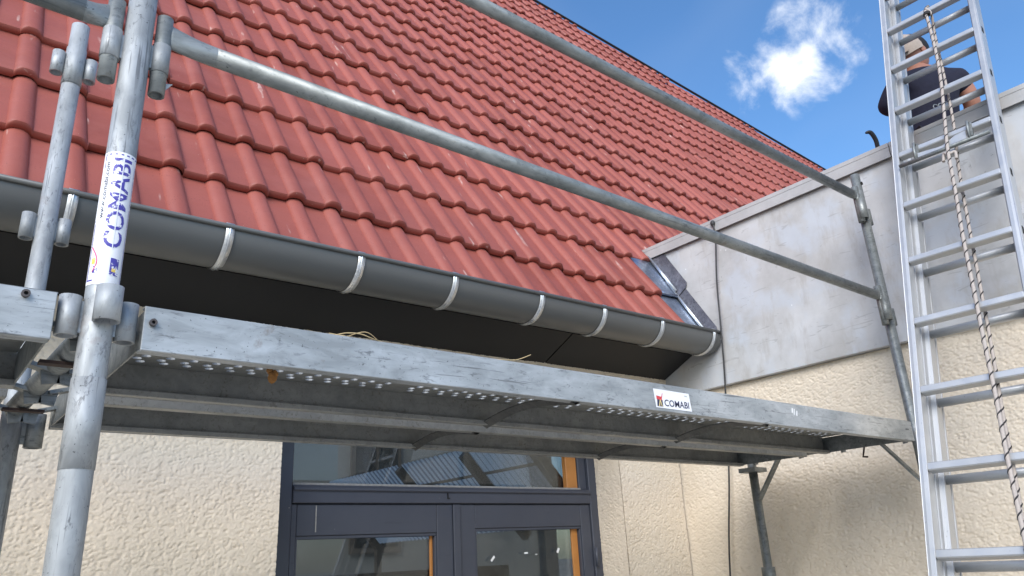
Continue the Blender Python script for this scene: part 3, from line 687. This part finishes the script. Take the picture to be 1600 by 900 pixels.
# planks
def plank(name, x0, x1, y0, y1, label, par_mat, stiff, holes=True, beam='beam', zt=.428, zb=.352):
    t = thing(name, ((x0 + x1) / 2, (y0 + y1) / 2, zb), label, 'scaffold plank', 'scaffold planks'); lip = .028; th = .003
    for side, (a_, s_) in enumerate(((y0, 1), (y1, -1))):
        b = MB(); ya, yb = sorted((a_, a_ + s_ * th)); b.box(x0, x1, ya, yb, zb, zt)
        yl, yh = sorted((a_ + s_ * th, a_ + s_ * lip)); b.box(x0, x1, yl, yh, zb, zb + th)                # bottom lip
        yl, yh = sorted((a_ + s_ * (lip - th), a_ + s_ * lip)); b.box(x0, x1, yl, yh, zb + th, zb + .013)  # return
        yl, yh = sorted((a_ + s_ * th, a_ + s_ * .02)); b.box(x0, x1, yl, yh, zt - th, zt)
        b.build('side_beam', beam if side == 0 else 'deck', t, .0012)
    # perforated deck: square cells with collared round holes
    d = MB(); rim = MB(); px_, py_ = .0465, .0235; zd = zt - .006
    ny = int((y1 - y0 - .044) / py_); nx = int((x1 - x0 - .1) / px_); gx0 = x0 + .05; gy0 = (y0 + y1) / 2 - ny * py_ / 2; K = 8
    for j in range(ny):
        for i in range(nx):
            has = holes and not (i % 14 == 13)
            cx = gx0 + (i + .5) * px_; cy = gy0 + (j + .5) * py_; hx, hy = px_ / 2, py_ / 2; sh = (px_ / 4 if j % 2 else -px_ / 4)
            if not has: d.add([(cx - hx, cy - hy, zd), (cx + hx, cy - hy, zd), (cx + hx, cy + hy, zd), (cx - hx, cy + hy, zd)], [(3, 2, 1, 0)]); continue
            hcx = cx + sh * .5; ring = []; outer = []; r_h = .0098
            for k in range(K):
                an = 2 * math.pi * (k + .5) / K; ring.append((hcx + r_h * math.cos(an), cy + r_h * math.sin(an)))
            cor = [(cx + hx, cy), (cx + hx, cy + hy), (cx, cy + hy), (cx - hx, cy + hy), (cx - hx, cy), (cx - hx, cy - hy), (cx, cy - hy), (cx + hx, cy - hy)]
            vs = [(x, y, zd) for x, y in cor] + [(x, y, zd) for x, y in ring] + [(hcx + (x - hcx) * .94, cy + (y - cy) * .94, zd + .008) for x, y in ring]
            fs = []
            for k in range(K):
                k2 = (k + 1) % K
                fs += [(k, 8 + k, 8 + (k - 1) % K)[::-1], (k, k2, 8 + k)[::-1]]
            d.add(vs[:16], fs); rim.add(vs[8:], [(k, (k + 1) % K, 8 + (k + 1) % K, 8 + k) for k in range(K)])
    e0 = gx0 + nx * px_
    for (xa, xb) in ((x0 + .004, gx0), (e0, x1 - .0034)):
        if xb > xa: d.add([(xa, gy0, zd), (xb, gy0, zd), (xb, gy0 + ny * py_, zd), (xa, gy0 + ny * py_, zd)], [(3, 2, 1, 0)])
    for (ya, yb) in ((y0 + .004, gy0), (gy0 + ny * py_, y1 - .0034)): d.add([(x0 + .004, ya, zd), (x1 - .004, ya, zd), (x1 - .004, yb, zd), (x0 + .004, yb, zd)], [(3, 2, 1, 0)])
    d.build('deck', 'deck', t)
    if rim.v: rim.build('hole_rims', 'post', t)['kind'] = 'stuff'  # paler metal than the deck: caught sky light put into the rim colour
    for sx in stiff:
        s_ = MB(); N = 8; vs = []
        for k in range(N + 1):
            q = k / N; y = y0 + lip * .4 + (y1 - y0 - lip * .8) * q; z = zb - .001 + .022 * math.sin(math.pi * q); vs += [(sx - .022, y, z + .006), (sx, y, z - .006), (sx + .022, y, z + .006), (sx + .022, y, z + .009), (sx, y, z - .003), (sx - .022, y, z + .009)]
        s_.add(vs, [(6 * k + a_, 6 * k + (a_ + 1) % 6, 6 * k + 6 + (a_ + 1) % 6, 6 * k + 6 + a_) for k in range(N) for a_ in range(6)]); s_.build('stiffener', 'dull', t)
    for xe, s_ in ((x0, 1), (x1, -1)):
        MB().box(min(xe, xe + s_ * .0034), max(xe, xe + s_ * .0034), y0 + th, y1 - th, zb + .004, zt - .008).build('end_plate', 'galv', t)
        for yy in (y0 + .06, y1 - .06):
            h = MB(); h.bar((xe, yy, zt - .035), (xe - s_ * .05, yy, zt - .05), .03, .008); h.bar((xe - s_ * .047, yy, zt - .045), (xe - s_ * .052, yy, zb + .002), .03, .008, (0, 1, 0)); h.build('hook', 'galv', t)
    return t
p1 = plank('scaffold_plank', .288, 3.132, 1.288, 1.672, 'front galvanised plank of the right bay, with white sticker on its beam', 0, (1.285, 2.115))
p2 = plank('scaffold_plank', .288, 3.132, 1.752, 2.108, 'rear galvanised plank of the right bay, nearest the blue door', 0, (1.325, 2.175), beam='deck')
p3 = plank('scaffold_plank', -2.65, .160, 1.288, 1.672, 'front galvanised plank of the left bay, cut by the left photo edge', 0, (-.7,), holes=False)
p4 = plank('scaffold_plank', -2.65, .160, 1.752, 2.108, 'rear plank of the left bay, behind the outer post at the left edge', 0, (-.7,), holes=False, beam='deck')
for par, xx, zz in ((p1, .302, .400), (p3, .118, .418)):
    MB().tube((xx, 1.2815, zz), (xx, 1.2882, zz), .0062, 12, .003).build('rivet', 'rivet', par)
    MB().tube((xx, 1.2862, zz), (xx, 1.2881, zz), .0036, 10).build('rivet_core', 'black', par)
for xx, zz in ((3.09, .395), (3.075, .395)): MB().tube((xx, 1.2866, zz), (xx, 1.2885, zz), .003, 8).build('drill_hole', 'black', p1)
# plank sticker
SY = 1.2874
sk = MB(); sk.add([(1.569, SY - .0004, .412), (1.574, SY - .0004, .361), (1.727, SY - .0004, .360), (1.722, SY - .0004, .4105)], [(0, 1, 2, 3)]); sk.build('sticker', 'st_white', p1)
def flat_text(body, bold, x0, x1, z0, z1, mat, name):
    vs, fs = text_mesh(body, bold, 0); w, h = vs[:, 0].max(), vs[:, 1].max()
    MB().add([(x0 + (x1 - x0) * x / w, SY - .0009, z0 + (z1 - z0) * y / h) for x, y, _ in vs], fs).build(name, mat, p1)
flat_text('COMABI', .014, 1.610, 1.716, .3668, .3855, 'st_navy', 'sticker_lettering')
def poly(pts, mat, name, lift): MB().add([(x, SY - lift, z) for x, z in pts], [tuple(range(len(pts)))]).build(name, mat, p1)
lx, lz = 1.579, .3645
poly([(lx, lz), (lx + .024, lz), (lx + .024, lz + .018), (lx + .002, lz + .020)], 'st_navy', 'sticker_logo_block', .0009)
poly([(lx, lz + .019), (lx + .022, lz + .0175), (lx + .022, lz + .027), (lx - .001, lz + .029)], 'st_red', 'sticker_logo_block', .0010)
poly([(lx + .006, lz), (lx + .010, lz), (lx + .015, lz + .017), (lx + .012, lz + .018)], 'st_tan', 'sticker_logo_leg', .0012)
poly([(lx + .018, lz), (lx + .021, lz), (lx + .015, lz + .019), (lx + .012, lz + .018)], 'st_tan', 'sticker_logo_leg', .0013)
poly([(lx + .020, lz + .026), (lx + .023, lz + .025), (lx + .027, lz + .037), (lx + .025, lz + .037)], 'st_red', 'sticker_logo_arm', .0011)
poly([(1.700, .4005), (1.712, .4003), (1.712, .4035), (1.700, .4037)], 'st_grey', 'sticker_small_print', .0009)
# white paint splash near the right end of the beam
sp = MB()
for k in range(3):
    xx = 2.26 + .011 * k + random.uniform(-.004, .0034); sp.obox((xx, SY - .0002, .405 - .004 * (k % 3)), (.95, 0, -.3), (0, 1, 0), (.3, 0, .95), .0014 + .001 * random.random(), .0006, .006 + .008 * random.random())
sp.build('paint_splash', 'paintspot', p1)

# guard rails: tube with flattened ends bent down into spigots
def rail(x0, x1, z, label, r=.0195, left=True, right=True, y=PYO, mat='galv'):
    t = thing('guard_rail', ((x0 + x1) / 2, y, z), label, 'guard rail', 'scaffold guard rails'); yo = y
    a_, b_ = x0 + (.10 if left else 0), x1 - (.05 if right else 0)
    MB().tube((a_ - .002, yo, z), (b_, yo, z), r, 20).build('tube', mat, t)
    for xe, xi, on, s_ in ((x0, a_, left, 1), (x1, b_, right, -1)):
        if not on: continue
        e = MB(); N = 7; n_ = 20; vs = []
        for k in range(N):     # round to flattened transition
            q = k / (N - 1); x = xi + (xe - xi) * q; ry = r * (1 - .62 * q); rz = r * (1 + .38 * q)
            vs += [(x, yo + ry * math.cos(2 * math.pi * i / n_), z + .012 * q * q + rz * math.sin(2 * math.pi * i / n_)) for i in range(n_)]
        e.add(vs, [(k * n_ + i, k * n_ + (i + 1) % n_, (k + 1) * n_ + (i + 1) % n_, (k + 1) * n_ + i) for k in range(N - 1) for i in range(n_)] + [tuple((N - 1) * n_ + i for i in range(n_))], True)
        e.build('flattened_end', mat, t)
        MB().tube((xe, yo, z + .045), (xe, yo, z - .128), .0148, 16, .003).build('spigot', mat, t)
        if s_ == 1: MB().add([(xe + .012, yo - .002, z - .098), (xe + .026, yo - .002, z - .094), (xe + .014, yo - .002, z - .112), (xe + .012, yo + .002, z - .098), (xe + .026, yo + .002, z - .094), (xe + .014, yo + .002, z - .112)], [(0, 1, 2), (5, 4, 3), (0, 3, 4, 1), (1, 4, 5, 2), (2, 5, 3, 0)]).build('safety_catch', 'post', t)
    return t
rail(PX0 + .0425, PX1 - .055, .972, 'lower galvanised guard rail crossing the tiled roof from post to far frame')
rail(PX0 + .0425, PX1 - .052, 1.450, 'upper galvanised guard rail running against roof and sky to the far frame', mat='galv')
t = rail(-2.7, PX0 - .0425, .972, 'short visible end of the left bay guard rail beside the near post', left=False)
for c in t.children:
    pass
# lying on the plank: straw, foam
stw = MB(); stw.path(smooth_path([(.640, 1.300, .431), (.66, 1.296, .437), (.69, 1.294, .439), (.72, 1.297, .434), (.765, 1.31, .431)]), .0012, 5); stw.path(smooth_path([(.66, 1.31, .430), (.70, 1.292, .444), (.735, 1.30, .432)]), .0009, 5); stw.path(smooth_path([(.63, 1.31, .436), (.65, 1.297, .431), (.655, 1.293, .4305)]), .001, 5)
tag(stw.build('dry_grass', 'straw'), 'dry straw stalks lying on the front plank edge left of the middle', 'straw')
stw = MB(); stw.path(smooth_path([(1.03, 1.30, .4305), (1.07, 1.296, .432), (1.10, 1.292, .436), (1.135, 1.285, .450)]), .001, 5); stw.path(smooth_path([(1.0, 1.31, .4305), (1.05, 1.302, .4315)]), .0009, 5)
tag(stw.build('dry_grass', 'straw'), 'single straw stalk sticking up from the front plank edge right of the middle', 'straw')
fo_ = MB(); fo_.ball((.556, 1.40, .358), .009, 1, .8, 1.3, 9, 6); fo_.ball((.552, 1.402, .372), .007, 1.1, .8, 1, 8, 6); fo_.ball((.561, 1.399, .366), .006, 1, 1, 1.2, 8, 6)
o = fo_.build('dried_foam', 'foam'); tag(o, 'small orange lump of dried foam stuck under the front plank', 'debris')
for v in o.data.vertices: v.co += Vector((random.uniform(-1, 1), random.uniform(-1, 1), random.uniform(-1, 1))) * .0016

# ------------------------------------------------------------------ ladder
L0 = Vector((3.385, 1.079, 2.306)); LD = Vector((-.373, -.013, -1)).normalized(); LWD = Vector((.039, -1, 0)).normalized()
LN = LD.cross(LWD).normalized(); LN = LN if LN.x < 0 else -LN         # towards the camera side
LWD = LWD
WID = .353; SP = .28
bot_k = (L0.z - GZ) / (-LD.z * SP)
lad = thing('extension_ladder', tuple(L0 + LD * (bot_k * SP)), 'tall two section aluminium ladder leaning on the annex coping', 'ladder')
def stile(off_w, sgn, off_n, k0, k1, w=.026, d=.066, grooves=True):
    p0 = L0 + LD * (k0 * SP) + LWD * off_w + LN * off_n; p1 = L0 + LD * (k1 * SP) + LWD * off_w + LN * off_n
    c = (p0 + p1) / 2; hl = (p1 - p0).length / 2; b = MB()
    # channel: web + two flanges so the inner side shows a groove
    b.obox(c - LWD * sgn * (w / 2 - .0034) * -1 * -1, LD, LWD, LN, hl, .004, d / 2) if False else None
    b.obox(c + LWD * (-sgn) * (w / 2 - .003), LD, LWD, LN, hl, .003, d / 2)
    b.obox(c + LN * (d / 2 - .006) + LWD * sgn * .003, LD, LWD, LN, hl, w / 2 - .003, .006); b.obox(c - LN * (d / 2 - .006) + LWD * sgn * .003, LD, LWD, LN, hl, w / 2 - .003, .006)
    b.obox(c + LWD * sgn * .004, LD, LWD, LN, hl, w / 2 - .006, d / 2 - .013)
    return b.build('stile', 'alu', lad, .0015)
sw = .026
stile(-sw / 2, 1, -.033, -3.2, bot_k, sw); stile(WID + sw / 2, -1, -.033, -3.2, bot_k, sw)
stile(.006 + sw / 2 - .012, 1, -.105, -5.5, 8.5 + 4, sw); stile(WID - .006 - sw / 2 + .012, -1, -.105, -5.5, 12.5, sw)
k = -3
while k < bot_k - .6:
    c = L0 + LD * (k * SP) + LWD * (WID / 2) + LN * .002
    MB().obox(c - LN * .016, LD, LWD, LN, .0135, WID / 2, .0165).build('rung', 'alu', lad, .0034)
    e = c + LWD * (WID / 2 + sw + .0005) - LN * .03
    if k < 7: MB().obox(e, LD, LWD, LN, .017, .0012, .0085).build('rung_end', 'black', lad, .001)
    k += 1
k = -5
while k < 12:
    c = L0 + LD * (k * SP + .010) + LWD * (WID / 2) - LN * .095
    r = MB(); r.path([c - LWD * (WID / 2 - .012), c + LWD * (WID / 2 - .012)], .0155, 14); r.build('rung', 'alu', lad); k += 1
# locking bar with two hooks below the fourth rung
kb = 3.28
a_ = L0 + LD * (kb * SP) + LN * .012 + LWD * .005; b_ = a_ + LWD * (WID - .012)
MB().tube(a_, b_, .0085, 12).build('locking_bar', 'galv', lad)
for q in (.20, .80):
    c = a_ + (b_ - a_) * q
    h = MB(); h.path([c + LN * .004, c - LD * .05 + LN * .016, c - LD * .085 + LN * .012, c - LD * .095 - LN * .01], [.005, .006, .006, .004], 8); h.bar(c - LD * .02 - LN * .01, c - LD * .095 - LN * .012, .012, .02, LWD); h.build('latch_hook', 'galv', lad)
c0 = a_ + (b_ - a_) * .22; c1 = a_ + (b_ - a_) * .76
g_ = MB(); g_.add([c0 + LN * .001, c1 + LN * .001, c1 - LD * .055, c1 - LD * .05 - LWD * .04, c0 + (c1 - c0) * .5 - LD * .022, c0 - LD * .03 + LWD * .04, c0 - LD * .035], [(0, 1, 2, 3, 4, 5, 6)]); g_.build('latch_plate', 'alu', lad)
# rubber feet
for w_ in (-sw / 2, WID + sw / 2):
    c = L0 + LD * (bot_k * SP) + LWD * w_ - LN * .033; MB().box(c.x - .03, c.x + .03, c.y - .022, c.y + .022, GZ, GZ + .06).build('foot', 'plastic', lad)
# rope: two strands threaded through the rungs
def lad_pt(u, v, n_off):
    r = ray(u, v); p = L0 + LN * n_off; t_ = p.dot(LN) / r.dot(LN); return r * t_
def rope_strand(path, par, rr=.0066):
    P = smooth_path(path, 10)
    core = MB().path(P, rr, 10)
    hel = []; L = 0
    for i, p in enumerate(P):
        if i: L += (p - P[i - 1]).length
    # resample for the helix
    D = [0]
    for i in range(1, len(P)): D.append(D[-1] + (P[i] - P[i - 1]).length)
    n_ = int(D[-1] / .0034); j = 0
    for k in range(n_):
        s = D[-1] * k / n_
        while D[j + 1] < s: j += 1
        q = (s - D[j]) / max(1e-6, D[j + 1] - D[j]); p = P[j].lerp(P[j + 1], q); d = (P[j + 1] - P[j]).normalized(); u, w = perp(d); an = s / .046 * 2 * math.pi
        hel.append(p + (u * math.cos(an) + w * math.sin(an)) * (rr - .0008))
    return core, MB().path(hel, .0026, 6)
c1_, h1_ = rope_strand([lad_pt(1450, 10, -.05), lad_pt(1446, 18, .02), lad_pt(1452, 40, .019), lad_pt(1462, 80, .017), lad_pt(1470, 125, .02), lad_pt(1476, 185, .018), lad_pt(1481, 235, .022), lad_pt(1493, 300, .019), lad_pt(1505, 372, .018), lad_pt(1523, 460, .019), lad_pt(1538, 535, .018), lad_pt(1555, 615, .019), lad_pt(1574, 715, .018), lad_pt(1592, 800, .019), lad_pt(1612, 900, .018), lad_pt(1660, 1200, .018)], None)
rope = c1_.build('rope', 'rope'); tag(rope, 'beige pull rope with black tracer hanging down the ladder rungs', 'rope'); h1_.build('rope_tracer', 'ropeb', rope)
c2_, h2_ = rope_strand([lad_pt(1447, 14, .02), lad_pt(1455, 22, .012), lad_pt(1461, 55, -.05), lad_pt(1471, 100, -.055), lad_pt(1482, 150, -.052), lad_pt(1491, 200, -.05), lad_pt(1497, 255, -.05), lad_pt(1506, 310, -.052), lad_pt(1520, 385, -.05), lad_pt(1535, 465, -.05), lad_pt(1549, 540, -.045), lad_pt(1566, 640, -.04), lad_pt(1588, 755, -.03), lad_pt(1612, 900, -.03), lad_pt(1655, 1180, .0)], None, .0056)
c2_.build('return_strand', 'rope', rope); h2_.build('rope_tracer', 'ropeb', rope)
kn = MB(); kp = lad_pt(1448, 20, .024)
for q in range(3): kn.path([kp + LWD * (.012 * math.cos(t_)) + LD * (.006 * q + .003) + LN * (.01 * math.sin(t_)) for t_ in np.linspace(0, 2 * math.pi, 12)], .004, 6)
kn.build('rope_knot', 'ropeb', rope)
kn = MB(); kp = lad_pt(1484, 243, .012); kn.path(smooth_path([kp + LWD * -.025 + LD * .02, kp + LWD * -.02 - LD * .02, kp + LN * .01, kp + LWD * .02 - LD * .01, kp + LWD * .022 + LD * .03]), .006, 8); kn.build('rope_loop', 'rope', rope)
# ------------------------------------------------------------------ person kneeling on the annex roof
DEP = 4.15
CR = Vector((.774, -.631, 0)).normalized(); FW = Vector((.631, .774, 0)).normalized()
def PP(u, v, d=0.0): return ray(u, v) * DEP + FW * d
def skin(name, joints, edges, mat, parent, root=0, sub=2):
    me = bpy.data.meshes.new(name); me.from_pydata([tuple(Vector(p) + Vector((0, 0, H)) - base_of(parent)) for p, _ in joints], edges, [])
    o = bpy.data.objects.new(name, me); col.objects.link(o); o.parent = parent
    md = o.modifiers.new('skin', 'SKIN'); md.use_smooth_shade = True; md.branch_smoothing = .5
    ly = me.skin_vertices[0].data
    for i, (_, r) in enumerate(joints): ly[i].radius = r if isinstance(r, tuple) else (r, r); ly[i].use_root = (i == root)
    s = o.modifiers.new('sub', 'SUBSURF'); s.levels = sub; s.render_levels = sub
    bpy.context.view_layer.update(); ev = o.evaluated_get(bpy.context.evaluated_depsgraph_get()); m2 = bpy.data.meshes.new_from_object(ev)
    m2.materials.clear(); m2.materials.append(M[mat]); o.modifiers.clear(); o.data = m2
    for p in m2.polygons: p.use_smooth = True
    return o
hip = PP(1463, 250); ROOFZ = 1.42
person = thing('person', (hip.x, hip.y, ROOFZ), 'person in navy t-shirt and beige cap kneeling behind the coping, seen through the ladder', 'person')
sp1 = PP(1462, 205, .02); chest = PP(1460, 148, .05); upch = PP(1455, 112, .10); neck = PP(1449, 84, .15); head = PP(1446, 62, .17)
shR = PP(1506, 108, .08); elR = PP(1530, 158, .04); wrR = PP(1520, 212, .22); haR = PP(1512, 232, .30)
shL = PP(1413, 124, .08); elL = PP(1430, 158, .18); wrL = PP(1452, 196, .34); haL = PP(1455, 208, .40)
knR = Vector((hip.x, hip.y, ROOFZ + .09)) + CR * .16 + FW * .30; knL = Vector((hip.x, hip.y, ROOFZ + .09)) - CR * .16 + FW * .30
hpR = hip + CR * .10; hpL = hip - CR * .10
ftR = Vector((hip.x, hip.y, ROOFZ + .06)) + CR * .15 - FW * .10; ftL = Vector((hip.x, hip.y, ROOFZ + .06)) - CR * .15 - FW * .10
J = [(hip, .11), (sp1, .105), (chest, .11), (upch, .085), (neck, .058), (head, .07),
     (shR, .068), (elR, .046), (wrR, .031), (haR, .030), (shL, .068), (elL, .046), (wrL, .031), (haL, .030),
     (hpR, .095), (knR, .07), (ftR, .05), (hpL, .095), (knL, .07), (ftL, .05)]
ED = [(0, 1), (1, 2), (2, 3), (3, 4), (4, 5), (3, 6), (6, 7), (7, 8), (8, 9), (3, 10), (10, 11), (11, 12), (12, 13), (0, 14), (14, 15), (15, 16), (0, 17), (17, 18), (18, 19)]
body = skin('body', J, ED, 'skin', person)
# fingers, five a hand, closed
for ha, wr, nm in ((haR, wrR, 1), (haL, wrL, -1)):
    d = (ha - wr).normalized(); sd = d.cross(FW).normalized()
    for k in range(5):
        q = (k - 1.5) * .018 if k < 4 else -.036
        p = ha + sd * q; ln = (.05, .06, .058, .045, .04)[k]
        MB().path([p - d * .01, p + d * ln * .6, p + d * ln * .9 + FW * .02, p + d * ln * .7 + FW * .04], [.0095, .009, .0085, .007], 8).build('finger', 'skin', body)
g_ = .014
shE = shR.lerp(elR, .62); slE = PP(1394, 172, .05)
J2 = [(hip + Vector((0, 0, .02)), (.165, .125)), (sp1, (.165, .122)), (chest, (.185, .135)), (upch, (.15, .11)), (shR, .088), (shE, .074), (shL, .088), (slE, .070), (neck - Vector((0, 0, .025)), .072)]
shirt = skin('t_shirt', J2, [(0, 1), (1, 2), (2, 3), (3, 4), (4, 5), (3, 6), (6, 7), (3, 8)], 'shirt', person)
J3 = [(hip, (.165, .13)), (hpR, .11), (knR, .088), (ftR, .07), (hpL, .11), (knL, .088), (ftL, .07)]
skin('trousers', J3, [(0, 1), (1, 2), (2, 3), (0, 4), (4, 5), (5, 6)], 'trouser', person)
# head: skull, face, cap
hb = MB(); hc = PP(1447, 58, .17); fd = (-CR * .80 - FW * .22 - Vector((0, 0, .46))).normalized()      # looks left and down
upd = (Vector((0, 0, 1)) - fd * fd.z).normalized(); sdh = fd.cross(upd)
def hp(a_, b_, c_): return hc + fd * a_ + upd * b_ + sdh * c_
def ell(mb, c, ra, rb, rc, nu=18, nv=12, cut=None):
    vs = []; fs = []
    for j in range(nv + 1):
        t_ = math.pi * j / nv
        for i in range(nu):
            a_ = 2 * math.pi * i / nu; vs.append(c + fd * (ra * math.sin(t_) * math.cos(a_)) + sdh * (rc * math.sin(t_) * math.sin(a_)) + upd * (rb * math.cos(t_)))
    for j in range(nv):
        if cut is not None and j >= cut: break
        for i in range(nu): fs.append((j * nu + i, (j + 1) * nu + i, (j + 1) * nu + (i + 1) % nu, j * nu + (i + 1) % nu))
    mb.add(vs, fs, True); return mb
ell(hb, hp(0, 0, 0), .098, .115, .077); ell(hb, hp(.035, -.06, 0), .055, .06, .052)
hb.path([hp(.09, .01, 0), hp(.112, -.025, 0), hp(.10, -.035, 0)], [.008, .013, .008], 8)
for s_ in (-1, 1): ell(hb, hp(-.01, -.01, s_ * .078), .02, .032, .01)
hd = hb.build('head', 'skin', body)
ey = MB()
for s_ in (-1, 1): ell(ey, hp(.085, .012, s_ * .03), .008, .006, .012, 8, 6)
ell(ey, hp(.086, -.062, 0), .006, .005, .02, 8, 6); ey.build('eyes_and_mouth', 'hair', body)
hr = MB(); ell(hr, hp(-.030, .022, 0), .094, .108, .088); hr.build('hair', 'hair', person)
cp_ = MB(); ell(cp_, hp(.022, .030, 0), .108, .112, .096, 20, 12, 7); cap_ = cp_.build('cap', 'capf', person)
br = MB(); vs = []
for i in range(11):
    a_ = -1.1 + 2.2 * i / 10; vs += [hp(.075 * math.cos(a_) + .02, .030, .085 * math.sin(a_)), hp(.185 * math.cos(a_ * .8) - .005, .022 - .015 * math.cos(a_), .080 * math.sin(a_)), hp(.185 * math.cos(a_ * .8) - .005, .017 - .015 * math.cos(a_), .080 * math.sin(a_)), hp(.075 * math.cos(a_) + .02, .025, .085 * math.sin(a_))]
br.add(vs, [(4 * i + k_, 4 * i + (k_ + 1) % 4, 4 * i + 4 + (k_ + 1) % 4, 4 * i + 4 + k_) for i in range(10) for k_ in range(4)], True); br.build('brim', 'hair', cap_)
# eyelet belt across the lower back
be = MB(); bl_ = MB()
for k in range(11):
    q = k / 10; u = 1440 + 66 * q; v = 190 - 22 * q + 6 * math.sin(q * 3)
    p = PP(u, v, -.172 + .10 * (q - .5) ** 2); be.path([p + CR * (.013 * math.cos(t_)) + Vector((0, 0, .013 * math.sin(t_))) for t_ in np.linspace(0, 2 * math.pi, 12)], .0028, 6)
be.build('belt_eyelets', 'galv', person)
# crowbar leaning over the coping
cb = thing('crowbar', tuple(PP(1375, 240, -.15)), 'black hooked crowbar tip poking up over the coping beside the ladder', 'crowbar')
cq = lambda u, v: ray(u, v) * 3.92
MB().path(smooth_path([cq(1388, 300), cq(1380, 262), cq(1372, 232), cq(1368, 218), cq(1360, 207), cq(1352, 208)], 5), [.0115] * 20 + [.011, .010, .009, .008, .006, .003], 10).build('bar', 'plastic', cb)

# ------------------------------------------------------------------ added rear yard standing in for reflections in the glass: lean-to roof and grey house
lean = thing('lean_to_stand_in', (5.7, 8.5, GZ), 'translucent corrugated lean to roof on dark beams, added in place of transom reflections', 'lean to')
AA = R(46); dX, dZ = math.cos(AA), -math.sin(AA); tx, tz = 5.15, 1.215
ys = [6.0, 7.12, 8.55, 10.6]
for ya, yb in zip(ys[:-1], ys[1:]):
    n_ = int((yb - ya - .10) / .10); s_ = MB(); vs = []; LEN = 1.25
    for k in range(n_ * 4 + 1):
        y = ya + .05 + (yb - ya - .10) * k / (n_ * 4); h_ = .012 * math.sin(2 * math.pi * k / 4)
        for q in (0, LEN): vs.append((tx + dX * q - dZ * h_, y, tz + dZ * q + dX * h_))
    s_.add(vs, [(2 * k, 2 * k + 1, 2 * k + 3, 2 * k + 2) for k in range(n_ * 4)], True); s_.build('corrugated_sheet', 'sheet', lean)
for y in ys: MB().bar((tx, y, tz - .05), (tx + dX * 1.3, y, tz - .05 + dZ * 1.3), .11, .09, (0, 1, 0)).build('rafter', 'dwood', lean)
for q in (.35, .85): MB().bar((tx + dX * q, 5.95, tz + dZ * q - .025), (tx + dX * q, 10.65, tz + dZ * q - .025), .03, .03).build('purlin', 'dwood', lean)
for y in (6.0, 10.6): MB().bar((tx + dX * 1.25, y, GZ), (tx + dX * 1.25, y, tz + dZ * 1.25), .08, .08, (1, 0, 0)).build('leg', 'dwood', lean)
rear = thing('rear_house_stand_in', (6, 12.3, GZ), 'grey rendered house wall with dark window, added in place of door glass reflections', 'house')
MB().box(0, 11, 12.0, 12.4, GZ, 3.0).build('wall', 'greywall', rear)
w = MB(); w.box(6.25, 7.25, 11.95, 11.995, .2, 2.4); w.build('window', 'dwood', rear)
w = MB(); w.box(6.33, 6.72, 11.94, 11.949, .3, 2.3); w.build('pane', 'glass', rear); w = MB(); w.box(6.79, 7.17, 11.94, 11.949, .3, 2.3); w.build('pane', 'glass', rear)
